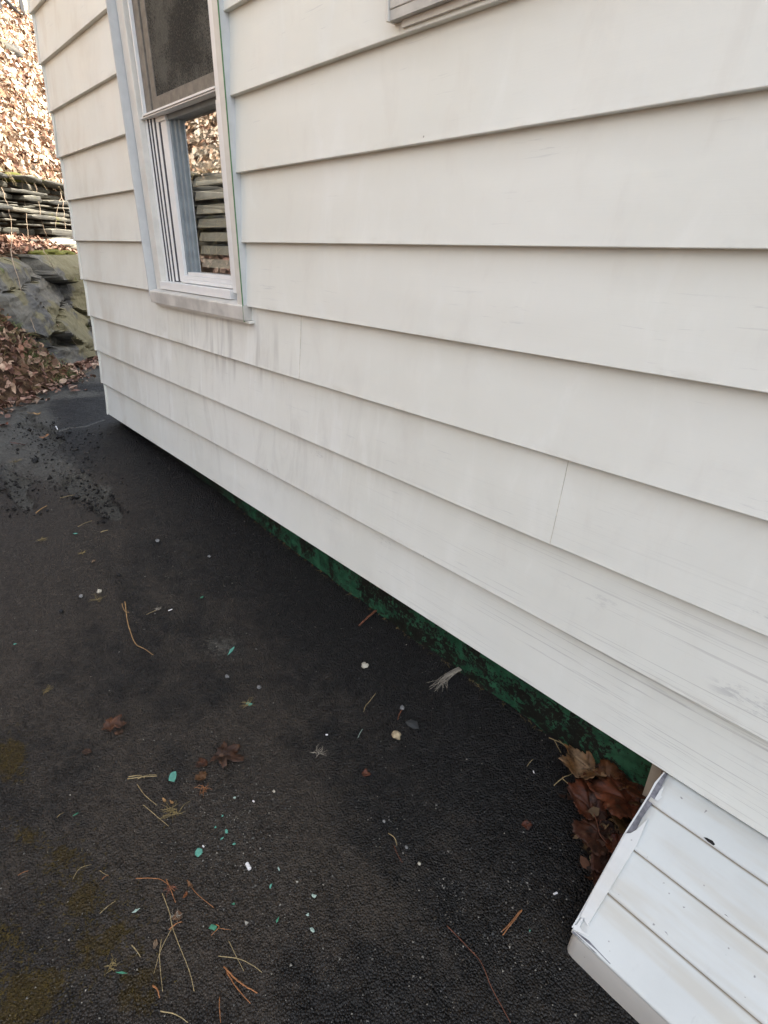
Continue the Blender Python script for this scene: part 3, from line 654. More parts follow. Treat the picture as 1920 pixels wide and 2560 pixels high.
nx_, ny_ = TT.shape; idx = np.arange(nx_ * ny_).reshape(nx_, ny_)
tag(fast_mesh('hillside', np.stack([BXx, BYy, BZ_], -1).reshape(-1, 3), np.stack([idx[:-1, :-1], idx[:-1, 1:], idx[1:, 1:], idx[1:, :-1]], -1).reshape(-1, 4), M['soil'], None, True), kind='structure')

# rock outcrop: faceted face below the ledge
def rockmesh():
    tn, zn = 150, 64; V = []; F = []
    sites = [(random.uniform(-.8, 4.6), random.uniform(-.2, 1.1), random.uniform(-.11, .07), random.uniform(-.5, .5), random.uniform(-.35, .45)) for _ in range(46)]
    for i in range(tn + 1):
        t = -.55 + 5.0 * i / tn
        for j in range(zn + 1):
            z = -.12 + 1.02 * j / zn
            wt = t + .10 * noise.noise(Vector((t * 3, z * 3, 1))); wz = z + .08 * noise.noise(Vector((t * 3, z * 3, 8)))
            ds = sorted(((abs(wt - a) * .75 + abs(wz - b) * 1.25, q) for q, (a, b, *_r) in enumerate(sites)))[:2]
            a, b, o, gt, gzz = sites[ds[0][1]]
            s = .05 + .26 * z + o + gt * (wt - a) * .5 + gzz * (wz - b) * .5
            e = ds[1][0] - ds[0][0]; s += .055 * max(0, 1 - e / .035)
            s += .03 * noise.fractal(Vector((t * 5, z * 9, 2)), 1, 2, 4)
            if z > .8: s += (z - .8) * 1.2
            s += .9 * max(0, -.25 - t)
            x, y = bxy(t, s); V.append((x, y, z))
    for i in range(tn):
        for j in range(zn):
            a = i * (zn + 1) + j; F.append((a, a + zn + 1, a + zn + 2, a + 1))
    b = len(V); V2 = []
    for i in range(tn + 1):
        v = V[i * (zn + 1) + zn]; V2.append((v[0] + TN[0] * .5, v[1] + TN[1] * .5, ZL + .03))
    V += V2
    for i in range(tn): F.append((i * (zn + 1) + zn, (i + 1) * (zn + 1) + zn, b + i + 1, b + i))
    return V, F
V, F = rockmesh()
tag(mesh('rock_outcrop', V, F, M['rock']), 'dark slate ledge with yellow lichen patches at the foot of the leafy bank', 'rock')

# dry stone wall: thin flat stones laid in layers
sv = MB(); scol = []
def stone(t0, t1, z0, z1, s0, s1):
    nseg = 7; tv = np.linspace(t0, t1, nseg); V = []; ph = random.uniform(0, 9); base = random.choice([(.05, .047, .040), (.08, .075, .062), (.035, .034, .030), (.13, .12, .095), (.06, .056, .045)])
    tilt = random.uniform(-.02, .02); kend = (random.uniform(.3, .95), random.uniform(.3, .95))
    for q, t in enumerate(tv):
        k = min(1, kend[0 if q < 3 else 1] + 2.2 * min(q, nseg - 1 - q) / (nseg - 1) * 2); zc = (z0 + z1) / 2 + tilt * (q / (nseg - 1) - .5); hh = (z1 - z0) / 2 * k
        f = s0 + .03 * (noise.noise(Vector((t * 5, z0 * 9, ph)))) + .06 * (1 - k)
        for (ds, dz) in ((.004, -.95), (-.004, -.2), (-.002, .85), (.006, 1.0)):
            x, y = bxy(t, f + ds); V.append((x, y, zc + hh * dz + .006 * noise.noise(Vector((t * 14, dz * 3, ph)))))
        for (sb, dz) in ((s1, 1.0), (s1, -1.0)):
            x, y = bxy(t, sb); V.append((x, y, zc + hh * dz))
        x, y = bxy(t, f + .03); V.append((x, y, zc - hh))
    n_ = 7; F = []
    for q in range(nseg - 1):
        for j in range(n_): F.append((q * n_ + j, q * n_ + (j + 1) % n_, (q + 1) * n_ + (j + 1) % n_, (q + 1) * n_ + j))
    F += [tuple(range(n_))[::-1], tuple((nseg - 1) * n_ + j for j in range(n_))]
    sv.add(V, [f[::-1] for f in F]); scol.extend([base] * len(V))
z = ZL + .12
while z < ZT + .02:
    h = random.choice([.018, .026, .036, .05, .07]); t = -8.0 + random.uniform(0, .3)
    while t < 7.5:
        L = random.uniform(.18, .62) * (1.2 if h > .05 else 1); hh = h * random.uniform(.75, 1.05)
        stone(t, t + L, z, z + hh, SW - .10 + random.uniform(-.16, .09), SW + .12); t += L + random.uniform(.004, .05)
    z += h + random.uniform(.006, .020)
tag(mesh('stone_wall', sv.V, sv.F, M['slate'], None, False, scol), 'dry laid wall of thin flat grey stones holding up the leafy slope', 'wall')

# ---- leaf litter: thousands of small curled leaves (stuff)
def leaf_cloud(name, label, P, Nrm, size, pal, tilt=.8, lift=.02, wmin=.28, wmax=.75):
    n = len(P); a = RNG.uniform(0, 2 * pi, n); L = size * RNG.uniform(.45, 1.4, n); W = L * RNG.uniform(wmin, wmax, n) * .5
    z = Nrm + RNG.normal(0, tilt, (n, 3)) * .6; z /= np.linalg.norm(z, axis=1)[:, None]
    r = np.stack([np.cos(a), np.sin(a), RNG.normal(0, .3, n)], 1); u = np.cross(z, r); u /= np.linalg.norm(u, axis=1)[:, None]; v = np.cross(z, u)
    P = P + Nrm * RNG.uniform(0, lift, n)[:, None]
    cz = RNG.uniform(-.35, .35, n) * L; fold = RNG.uniform(.1, .7, n) * W
    def pt(fu, fv, fz): return P + u * (fu * L / 2)[:, None] + v * (fv * W)[:, None] + z * fz[:, None]
    one = np.ones(n)
    pts = [pt(one, 0 * one, cz), pt(.45 * one, .85 * one, fold + cz * .2), pt(-.35 * one, 1.0 * one, fold), pt(-one, 0 * one, cz * .7), pt(-.4 * one, -.95 * one, fold * .9), pt(.35 * one, -.9 * one, fold + cz * .2), pt(0 * one, 0 * one, 0 * one)]
    V = np.stack(pts, 1).reshape(-1, 3); b = (np.arange(n) * 7)[:, None]
    F = np.concatenate([b + np.array(f)[None, :] for f in ((0, 1, 6), (1, 2, 6), (2, 3, 6), (3, 4, 6), (4, 5, 6), (5, 0, 6))])
    pal = np.array(pal); c = pal[RNG.integers(0, len(pal), n)] * RNG.uniform(.6, 1.35, n)[:, None]
    o = fast_mesh(name, V, F, M['leaf'], np.repeat(c, 7, axis=0)); tag(o, label, 'leaves', None, 'stuff'); return o
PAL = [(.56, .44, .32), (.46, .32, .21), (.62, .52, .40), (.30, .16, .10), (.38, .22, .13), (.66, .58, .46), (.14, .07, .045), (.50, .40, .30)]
def bank_pts(n, t0, t1, s0, s1, lift=0):
    t = RNG.uniform(t0, t1, n); s = RNG.uniform(s0, s1, n); z = bank(t, s); e = .02
    dt = (bank(t + e, s) - z) / e; ds = (bank(t, s + e) - z) / e; x, y = bxy(t, s)
    N = np.stack([-(dt * TA[0] + ds * TN[0]), -(dt * TA[1] + ds * TN[1]), np.ones(n)], 1); N /= np.linalg.norm(N, axis=1)[:, None]
    return np.stack([x, y, z + lift], 1), N
P1, N1 = bank_pts(30000, .6, 8.5, SW + .03, 5.2); P2, N2 = bank_pts(26000, -4.5, .6, SW + .03, 4.0)
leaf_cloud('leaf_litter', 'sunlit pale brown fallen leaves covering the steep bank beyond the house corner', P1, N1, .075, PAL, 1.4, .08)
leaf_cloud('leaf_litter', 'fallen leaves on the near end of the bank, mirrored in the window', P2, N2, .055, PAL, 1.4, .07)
P3, N3 = bank_pts(3600, -.3, 4, .36, SW - .04, .03); P4, N4 = bank_pts(8000, -6, -.02, -.33, SW - .05, .01)
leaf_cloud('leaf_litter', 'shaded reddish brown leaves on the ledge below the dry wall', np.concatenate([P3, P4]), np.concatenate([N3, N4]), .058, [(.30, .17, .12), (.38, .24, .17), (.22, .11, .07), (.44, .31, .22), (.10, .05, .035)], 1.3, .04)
n = 1500; t = RNG.uniform(-1.5, 3.5, n); s = -.02 - np.abs(RNG.normal(0, .11, n)) - .3 * (t < -.1) * RNG.uniform(0, 1, n); x, y = bxy(t, s)
leaf_cloud('leaf_litter', 'drift of small brown leaves where the asphalt meets the rock', np.stack([x, y, gz(x, y) + .006], 1), np.tile([0, 0, 1.], (n, 1)), .06, [(.20, .11, .08), (.28, .17, .12), (.14, .08, .06), (.35, .25, .18)], .5, .025)

def strands(name, label, cat, roots, mat, L, r, k, spread=1.0, droop=.5, kind='stuff', up=1.0):
    mb = MB()
    for p in roots:
        for _ in range(k):
            d = Vector((random.uniform(-1, 1) * spread, random.uniform(-1, 1) * spread, up * random.uniform(.3, 1))).normalized(); l = L * random.uniform(.5, 1.2)
            p0 = Vector(p) + Vector((random.uniform(-.02, .02), random.uniform(-.02, .02), 0)) * (L / .1)
            mb.tube([p0, p0 + d * l * .4, p0 + d * l * .75 + Vector((d.x, d.y, -droop)) * l * .15, p0 + d * l * .9 + Vector((d.x, d.y, -droop * 2)) * l * .3], r, 3, r * .3)
    o = mb.build(name, mat); tag(o, label, cat, None, kind); return o
def bp(t, s, dz=0): x, y = bxy(t, s); return (x, y, float(bank(t, s)) + dz)
strands('dry_grass', 'long pale dead grass and stems lying over the sunlit bank', 'grass', [bp(random.uniform(.5, 6), random.uniform(SW, 4)) for _ in range(420)] + [bp(random.uniform(-4, .5), random.uniform(SW, 3)) for _ in range(260)], M['vine'], .34, .0022, 3, 1.2, .6)
strands('dry_grass', 'straw coloured grass hanging over the top of the dry wall', 'grass', [bp(random.uniform(-3, 4), SW + .04, .02) for _ in range(130)], M['straw'], .22, .002, 4, 1.2, 1.2)
strands('grass', 'green grass clump growing in the leaves beside the rock', 'grass', [bp(random.uniform(-.55, -.05), random.uniform(-.35, .1)) for _ in range(50)], M['grass'], .11, .0022, 7, .8, .6)
strands('dry_grass', 'brown matted grass on the shaded mound below the ledge', 'grass', [bp(random.uniform(-.8, .0), random.uniform(-.3, .5)) for _ in range(90)], M['drygrass'], .12, .002, 5, 1.1, .8)
strands('dry_grass', 'tall dry stems standing in front of the near part of the dry wall', 'grass', [bp(random.uniform(-1.6, .2), SW - random.uniform(.05, .3), .02) for _ in range(40)], M['straw'], .75, .0035, 2, .35, .8, up=1.2)
# moss cushions (stuff)
mv = MB()
for (t, s, dz, r) in [(1.0, .40, .0, .13), (1.25, .40, .0, .10), (.8, .42, .0, .10), (.35, .0, -.92, .05), (1.4, SW, .02, .12), (1.7, SW, .03, .1), (.9, .02, -.9, .06), (1.9, .03, -.9, .06), (.6, SW, .03, .1)]:
    x, y = bxy(t, s); z0 = (ZL + .02 + dz) if s < SW - .1 else ZT + dz
    bm = bmesh.new(); bmesh.ops.create_icosphere(bm, subdivisions=3, radius=1)
    V = [(x + v.co.x * r * (1 + .4 * noise.noise(v.co * 4)), y + v.co.y * r * (1 + .4 * noise.noise(v.co * 4 + Vector((3, 0, 0)))), z0 + v.co.z * r * .38 * (1 + .5 * noise.noise(v.co * 5))) for v in bm.verts]
    mv.add(V, [[v.index for v in f.verts] for f in bm.faces]); bm.free()
tag(mv.build('moss', M['moss'], None, True), 'yellow green moss cushions along the ledges of the rock and wall', 'moss', None, 'stuff')
# vines hanging down the bank
VL = ['long thin bare vine trailing from the ledge down over the lichened rock', 'bare vine crossing the leafy slope above the wall', 'thin dry vine hanging over the middle of the dry wall', 'forked pale vine hanging in front of the dry wall beside the house corner',
      'dry twig arching across the mossy edge of the rock', 'thin stem lying across the lower rock face', 'slack vine at the left over the stacked stones', 'straight pale stem slanting down the sunlit leaves']
VP = [[(0, 480, 1.0, .0), (28, 560, 1.0, 0), (30, 640, .3, 0), (52, 720, .2, 0), (75, 790, .1, 0), (90, 832, 0, 0)],
      [(20, 140, 0, 9), (48, 200, 0, 9), (80, 260, 0, 9), (110, 310, 0, 9)],
      [(52, 440, .8, 0), (62, 500, .75, 0), (66, 560, .7, 0), (72, 600, .7, 0)],
      [(148, 450, .78, 0), (154, 490, .72, 0), (160, 530, .7, 0), (163, 575, .7, 0)],
      [(100, 610, .3, 0), (122, 650, .2, 0), (148, 690, .2, 0), (165, 700, .2, 0)],
      [(140, 810, .08, 0), (165, 832, .06, 0), (200, 868, .03, 0), (228, 885, 0, 0)],
      [(2, 470, .75, 0), (22, 520, .7, 0), (30, 580, .7, 0)],
      [(84, 440, .8, 0), (96, 500, .74, 0), (104, 550, .7, 0), (116, 590, .7, 0)]]
def at_bank(px, py, s):
    n3 = np.array((TN[0], TN[1], 0)); x, y = bxy(0, s - .03); return Vector(on_plane(px, py, n3, (x, y, 0)))
def at_slope(px, py):
    d = ray(px, py); u = 5.0
    while u < 30:
        p = CAM + d / np.linalg.norm(d) * u; q = p[:2] - T0
        if p[2] < float(bank(q @ TA, q @ TN)) + .03 and q @ TN > SW: return Vector(p)
        u += .05
    return Vector(p)
for k, (lb, pts) in enumerate(zip(VL, VP)):
    P = [at_slope(a, b) if f == 9 else at_bank(a, b, s) for a, b, s, f in pts]
    mb = MB(); mb.tube(smooth_path(P, 5, .008), .0045 if k in (0, 3) else .0032, 5, .002)
    if k == 3: mb.tube(smooth_path([P[1], at_bank(144, 520, .72), at_bank(139, 570, .7)], 4, .006), .003, 5, .0015)
    tag(mb.build('vine', M['vine'], None, True), lb, 'vine', 'dry vines on the bank')
# loose stones in the leaves
def rockblob(p, r, fl=.5, sub=3, seed=0, jag=.35):
    bm = bmesh.new(); bmesh.ops.create_icosphere(bm, subdivisions=sub, radius=1); V = []
    for v in bm.verts:
        k = 1 + jag * noise.noise(v.co * 1.6 + Vector((seed * 3.7, 0, 0))) + jag * .3 * noise.noise(v.co * 5 + Vector((seed, 9, 0)))
        V.append((p[0] + v.co.x * k * r[0], p[1] + v.co.y * k * r[1], p[2] + v.co.z * k * r[2]))
    F = [[v.index for v in f.verts] for f in bm.faces]; bm.free(); return V, F
p = at_slope(12, 122); V, F = rockblob(p, (.10, .22, .10), seed=3); tag(mesh('stone', V, F, M['rock'], None, True), 'flat grey stone half sunk in the sunlit leaves', 'stone')
p = at(113, 916, .02); V, F = rockblob(p, (.10, .16, .045), seed=5); tag(mesh('stone', V, F, M['stone'], None, True), 'flat pale stone among leaves at the foot of the rock', 'stone')
p = at_bank(150, 590, .62); V, F = rockblob((p.x, p.y, ZL + .10), (.14, .26, .06), seed=6); tag(mesh('stone', V, F, M['stone'], None, True), 'pale rounded slab at the base of the dry wall by the house corner', 'stone')
# railing on top of the bank
rail = None
pts = [at_slope(2, 32), at_slope(58, 42)]
rail = tag(empty('railing', tuple(pts[0])), 'black iron railing at the top of the sunlit bank', 'railing')
dv = (pts[1] - pts[0]); dv.z = 0; dv.normalize(); Hh = .75
base = pts[0]; zb = min(pts[0].z, pts[1].z) - .1; dist = (pts[1] - pts[0]).length
for k in range(-4, 4):
    p = base + dv * (dist * k); zb2 = float(bank((np.array(p[:2]) - T0) @ TA, (np.array(p[:2]) - T0) @ TN))
    MB().box(p.x - .028, p.x + .028, p.y - .028, p.y + .028, zb2 - .1, base.z + .95).build('post', M['black'], rail)
a_ = base - dv * dist * 4; b_ = base + dv * dist * 3
for hz in (.28, .9):
    MB().tube([(a_.x, a_.y, base.z + hz), (b_.x, b_.y, base.z + hz)], .028, 6).build('rail', M['black'], rail)

# ------------------------------------------------------------------ litter on the driveway
def gtube(name, px, r, mat, label, cat, group=None, fork=None, lift=0.0, r2=None):
    P = [at(a, b) + Vector((0, 0, r * 1.2 + lift + (.004 if 0 < i < len(px) - 1 else 0.001))) for i, (a, b) in enumerate(px)]
    mb = MB(); mb.tube(smooth_path(P, 5, r * .25), r, 6, r2 if r2 else r * .6)
    for f in (fork or []):
        Q = [at(a, b) + Vector((0, 0, r + .003)) for a, b in f]; mb.tube(smooth_path(Q, 4, r * .2), r * .8, 6, r * .45)
    o = mb.build(name, M[mat], None, True); tag(o, label, cat, group); return o
def flake(name, px, size, mat, label, cat, group=None, asp=.7, ang=None, th=.0012, n=8, tilt=.15):
    c = at(*px); sc = scale(*px) * size / 2; a0 = random.uniform(0, 6.28) if ang is None else ang
    # ang is the direction of the long axis as seen in the photograph (degrees, 0 = to the right)
    if ang is not None:
        q = at(px[0] + 10 * cos(radians(ang)), px[1] + 10 * sin(radians(ang))) - c; a0 = math.atan2(q.y, q.x); sc = q.length / 10 * size / 2
    V = []; ph = random.uniform(0, 99)
    rim = []
    for k in range(n):
        a = 2 * pi * k / n + random.uniform(-.2, .2); rr = random.uniform(.5, 1.2)
        u = cos(a) * sc * rr; v = sin(a) * sc * rr * asp; rim.append((u * cos(a0) - v * sin(a0), u * sin(a0) + v * cos(a0)))
    tx, ty = random.uniform(-tilt, tilt), random.uniform(-tilt, tilt); hb = .0025
    for zz in (th, 0): V += [(c.x + x, c.y + y, c.z + hb + zz + tx * x + ty * y) for x, y in rim]
    V.append((c.x, c.y, c.z + hb + th * 1.6)); F = [(k, (k + 1) % n, 2 * n) for k in range(n)] + [(k, k + n, (k + 1) % n + n, (k + 1) % n) for k in range(n)] + [tuple(range(n, 2 * n))[::-1]]
    o = mesh(name, V, F, M[mat]); tag(o, label, cat, group); return o
def pebble(px, size, mat, label, cat='pebble', name='pebble', group=None, fl=.6, sd=None, asp=.8):
    c = at(*px); r = scale(*px) * size / 2; s_ = random.randint(0, 99) if sd is None else sd
    V, F = rockblob((c.x, c.y, c.z + r * fl * .6), (r, r * asp, r * fl), seed=s_, sub=3, jag=.5); o = mesh(name, V, F, M[mat], None, True); tag(o, label, cat, group); return o
def tuft(px, size, mat, label, cat='tuft', name='grass_tuft', k=16, r=.0006, group=None, flat=.35):
    c = at(*px) + Vector((0, 0, .002)); L = scale(*px) * size / 2; mb = MB()
    for _ in range(k):
        a = random.uniform(0, 6.28); l = L * random.uniform(.4, 1.2); d = Vector((cos(a), sin(a), random.uniform(0, flat))); s0 = c + Vector((random.gauss(0, .2), random.gauss(0, .2), random.uniform(0, .15))) * L
        b = a + random.uniform(-1, 1); mb.tube([s0, s0 + d * l * .5, s0 + d * l * .5 + Vector((cos(b), sin(b), random.uniform(-.3, .3))) * l * .5], r * random.uniform(.6, 1.5), 4, r * .5)
    o = mb.build(name, M[mat]); tag(o, label, cat, group); return o

def real_leaf(px, size, ang, cols, label, lobes=5, curl=.25, seed=1, group=None, name='leaf', mat='wetleaf', lift=.0, depth=.42, stem=None, tilt=(0, 0), jag=.05, asp=1.0, z=None):
    c = at(*px) if z is None else Vector((*z,)); q = at(px[0] + 10 * cos(radians(ang)), px[1] + 10 * sin(radians(ang))) - at(*px); a0 = math.atan2(q.y, q.x); R_ = scale(*px) * size / 2
    rnd = random.Random(seed); n = 90; rings = 7; V = []; C = []; F = []
    tips = {5: [0, 52, -52, 112, -112], 3: [0, 62, -62], 1: [0]}[lobes]; lens = {5: [1.1, .95, .92, .62, .6], 3: [1.1, .85, .85], 1: [1.1]}[lobes]; width = {5: 36, 3: 44, 1: 85}[lobes]
    out = []
    for k in range(n):
        a = -180 + 360 * k / n; r = .36 if lobes > 1 else .55
        for tp, ln in zip(tips, lens):
            d = abs((a - tp + 180) % 360 - 180) / width; r = max(r, ln * (1 - depth * min(d, 1.6) ** (1.1 if lobes > 1 else 1.5)) if d < 1.6 else 0)
        if abs(a) > 168: r *= .75
        r *= (1 + jag * ((k % 3) - 1) + rnd.uniform(-jag, jag) * .6) * (1 + (.45 if lobes == 1 else .25) * noise.noise(Vector((cos(radians(a)) * 1.6, sin(radians(a)) * 1.6, seed * 2.9)))); out.append((a, r))
    def surf(u, v):
        h = curl * R_ * ((u / R_) ** 2 * .45 + (v / R_) ** 2 * .7) * (1 + .6 * noise.noise(Vector((seed * 3.1, 0, 0))))
        h += .26 * R_ * noise.noise(Vector((u / R_ * 1.5, v / R_ * 1.5, seed * 1.7))) + .10 * R_ * noise.noise(Vector((u / R_ * 3.5, v / R_ * 4, seed * 2.3)))
        for tp in tips:
            ta = radians(tp); dd = abs(-sin(ta) * u + cos(ta) * v)
            if u * cos(ta) + v * sin(ta) > 0: h -= .035 * R_ * max(0, 1 - dd / (.06 * R_))
        return h + tilt[0] * u + tilt[1] * v
    c1, c2 = np.array(cols[0]) * np.array((.66, .50, .38)), np.array(cols[1]) * np.array((.72, .54, .40))
    V.append((0, 0, surf(0, 0))); C.append(c1)
    for i in range(1, rings + 1):
        for (a, r) in out:
            f = i / rings; rr = R_ * f * (r * f + .45 * (1 - f) * r + .25 * (1 - f)); u = cos(radians(a)) * rr; v = sin(radians(a)) * rr * asp
            V.append((u, v, surf(u, v))); k = .5 + .9 * noise.noise(Vector((u / R_ * 2.2, v / R_ * 2.2, seed * 5.0))); k = min(1, max(0, k + .35 * (f - .5)))
            C.append(c1 * (1 - k) + c2 * k)
    for k in range(n): F.append((0, 1 + k, 1 + (k + 1) % n))
    for i in range(rings - 1):
        for k in range(n): F.append((1 + i * n + k, 1 + (i + 1) * n + k, 1 + (i + 1) * n + (k + 1) % n, 1 + i * n + (k + 1) % n))
    zmin = min(v[2] for v in V); W = [(c.x + u * cos(a0) - v * sin(a0), c.y + u * sin(a0) + v * cos(a0), c.z + h - zmin + .002 + lift) for u, v, h in V]
    o = mesh(name, W, F, M[mat], None, True, np.array(C)); so = o.modifiers.new('solid', 'SOLIDIFY'); so.thickness = .0005; tag(o, label, 'leaf', group)
    if stem:
        L_ = R_ * stem; b = [Vector((-.18 * R_, 0, 0)), Vector((-.55 * R_, .04 * R_, .03 * R_)), Vector((-.55 * R_ - L_ * .6, .12 * R_, .05 * R_)), Vector((-.55 * R_ - L_, -.02 * R_, .0))]
        mbs = MB(); mbs.tube(smooth_path([Vector((c.x + p.x * cos(a0) - p.y * sin(a0), c.y + p.x * sin(a0) + p.y * cos(a0), c.z + p.z - zmin * .7 + .003 + lift)) for p in b], 4), .0011, 5, .0008)
        s_ = mbs.build('leaf_stem', M['redtwig'], None, True); s_.parent = o
    return o

ND = 'pine needles and straws scattered on the asphalt'; FL = 'teal paint flakes fallen on the asphalt'; PB_ = 'small pebbles on the asphalt'; CL = 'black crumbs of broken asphalt'
gtube('twig', [(313, 1506), (320, 1559), (338, 1611), (360, 1625), (384, 1640)], .0022, 'twig', 'long bent tan twig lying alone on the upper left asphalt', 'twig', fork=[[(306, 1512), (312, 1530), (324, 1534)]], r2=.001)
gtube('twig', [(942, 1528), (920, 1548), (897, 1568)], .0042, 'rust', 'rusty brown stub of bark near the green foundation', 'twig', r2=.003)
gtube('twig', [(1117, 2315), (1168, 2371), (1203, 2411), (1228, 2472), (1276, 2558)], .0009, 'redtwig', 'long thin reddish stem curving to the bottom edge of the asphalt', 'twig', r2=.0008)
gtube('pine_needle', [(1304, 2277), (1282, 2308), (1256, 2340)], .0016, 'needle', 'bright orange bundle of needles left of the white box', 'pine needle', ND, fork=[[(1300, 2280), (1274, 2312), (1253, 2333)]])
N_ = [([(340, 2198), (380, 2199), (408, 2205), (437, 2229)], .0010, 'needle', 'long reddish needle arching over the top of the needle cluster'),
      ([(416, 2200), (428, 2228), (439, 2258)], .0012, 'needle', 'short thick reddish needle in the middle of the needle cluster'),
      ([(468, 2202), (490, 2235), (535, 2271)], .0009, 'needle', 'curved reddish needle pointing right out of the needle cluster'),
      ([(406, 2235), (424, 2283), (432, 2322), (451, 2373), (474, 2431), (486, 2480)], .0009, 'straw', 'longest tan straw running down from the needle cluster'),
      ([(430, 2322), (404, 2376), (385, 2435)], .0008, 'straw', 'thin straw leaning left from the crossing below the cluster'),
      ([(404, 2349), (400, 2400), (407, 2480)], .0009, 'straw', 'upright tan straw left of the longest straw'),
      ([(383, 2466), (394, 2478), (400, 2497)], .0018, 'needle', 'stubby orange needle piece near the bottom left moss'),
      ([(424, 2326), (440, 2314), (456, 2306)], .0014, 'needle', 'small forked orange piece beside the long straw'),
      ([(572, 2353), (590, 2392), (610, 2429)], .0007, 'straw', 'hair thin straw crossing the curved needle at bottom centre'),
      ([(546, 2392), (595, 2400), (630, 2416), (655, 2432)], .0009, 'straw', 'curved yellowish needle above the thick orange pair'),
      ([(560, 2419), (590, 2452), (615, 2470), (644, 2485)], .0017, 'needle', 'thick orange needle, upper one of the bottom pair'),
      ([(566, 2430), (590, 2470), (626, 2510)], .0012, 'needle', 'thinner orange needle, lower one of the bottom pair'),
      ([(550, 2493), (549, 2520), (552, 2558)], .0009, 'needle', 'short upright reddish needle at the bottom edge'),
      ([(402, 2530), (440, 2540), (470, 2558)], .0011, 'straw', 'pale straw leaving the picture at the bottom left'),
      ([(540, 2313), (548, 2322), (528, 2340)], .0011, 'needle', 'small orange forked needle beside a teal flake'),
      ([(548, 2322), (562, 2326), (578, 2326)], .0007, 'needle', 'tiny orange needle pointing right beside a teal flake'),
      ([(250, 2178), (262, 2188), (272, 2190)], .0008, 'straw', 'short straw lying on the brown moss patch'),
      ([(255, 2200), (265, 2194), (272, 2190)], .0009, 'needle', 'short orange needle beneath the straw on the moss patch'),
      ([(182, 2200), (200, 2175), (230, 2162)], .0006, 'straw', 'thin curved stem on the dark moss at lower left'),
      ([(330, 2365), (342, 2380), (352, 2394)], .0011, 'straw', 'yellowish straw piece right of the brown moss'),
      ([(250, 2285), (272, 2268), (290, 2253)], .0007, 'straw', 'thin straw slanting over the brown moss'),
      ([(343, 1962), (362, 1990), (393, 2015)], .0010, 'straw', 'curved straw just above the dead brown tuft'),
      ([(358, 2013), (388, 2040), (422, 2067)], .0009, 'straw', 'straight straw just below the dead brown tuft'),
      ([(906, 1824), (900, 1836), (894, 1847)], .0008, 'pale', 'short pale splinter in the middle of the asphalt'),
      ([(939, 1735), (925, 1755), (914, 1768), (909, 1781)], .0010, 'straw', 'knobbly pale stem in the middle of the asphalt'),
      ([(971, 2085), (986, 2098), (992, 2115)], .0012, 'straw', 'short yellow straw above a thin red stem at centre'),
      ([(985, 2115), (993, 2138), (1006, 2158)], .0008, 'redtwig', 'thin red stem just below a yellow straw at centre'),
      ([(1332, 1900), (1325, 1908), (1317, 1918)], .0009, 'straw', 'tiny straw lying near the foundation leaves'),
      ([(143, 2045), (150, 2040), (160, 2033)], .0006, 'straw', 'tiny straw on plain asphalt at far left'),
      ([(390, 1527), (378, 1534), (366, 1538)], .0011, 'straw', 'dry curled stem right of the long bent twig'),
      ([(90, 1285), (103, 1276), (118, 1266)], .0026, 'twig', 'flat tan wood sliver on the far left asphalt'),
      ([(150, 1246), (175, 1242), (190, 1238)], .0014, 'straw', 'pale straw beside the broken asphalt patch'),
      ([(195, 1318), (212, 1311), (230, 1303)], .0012, 'straw', 'thin tan sliver below the broken asphalt patch'),
      ([(252, 1332), (261, 1330), (271, 1327)], .0018, 'straw', 'short wood chip right of a teal flake on the far asphalt'),
      ([(45, 2190), (60, 2184), (72, 2178)], .0007, 'needle', 'faint orange needle on asphalt at the left edge'),
      ([(1545, 2345), (1552, 2350), (1556, 2356)], .0006, 'straw', 'x')]
for pts, r, mt, lb in N_[:-1]: gtube('straw' if mt in ('straw', 'pale', 'twig') else 'pine_needle', pts, r, mt, lb, 'straw' if mt in ('straw', 'pale', 'twig') else 'pine needle', ND)
gtube('pine_needle', [(1005, 1776), (999, 1788), (994, 1802)], .0018, 'rust', 'small red stub touching a grey chip near the slate piece', 'pine needle', ND)
gtube('twig', [(319, 1949), (355, 1946), (393, 1942)], .0013, 'straw', 'flat pale stalk lying above the dead brown tuft', 'twig', fork=[[(322, 1945), (350, 1941), (362, 1948)], [(345, 1950), (368, 1941), (392, 1940)]])
gtube('twig', [(1384, 1966), (1405, 1949), (1425, 1940), (1447, 1923)], .0013, 'straw', 'forked leaf stalk sticking out left of the leaf heap', 'twig', fork=[[(1406, 1950), (1425, 1968), (1434, 1983), (1447, 2001)]])
gtube('twig', [(1474, 2122), (1474, 2152), (1481, 2200)], .0012, 'straw', 'long leaf stalk hanging down from the bottom of the leaf heap', 'twig', fork=[[(1474, 2122), (1490, 2116), (1506, 2114), (1512, 2126)]])
gtube('twig', [(1486, 2142), (1496, 2160), (1505, 2172)], .0009, 'drygrass', 'short dry stem beside the white box below the leaf heap', 'twig')
gtube('twig', [(1592, 1904), (1598, 1925), (1605, 1947)], .0006, 'straw', 'fine straw leaning against the green foundation behind the leaf heap', 'twig')
gtube('twig', [(1372, 1846), (1400, 1860), (1430, 1876), (1465, 1890)], .0013, 'straw', 'dry root lying along the foot of the green foundation', 'twig', fork=[[(1385, 1853), (1395, 1872), (1402, 1885)], [(1410, 1863), (1440, 1870), (1460, 1878)], [(1385, 1840), (1400, 1856), (1412, 1868)]])
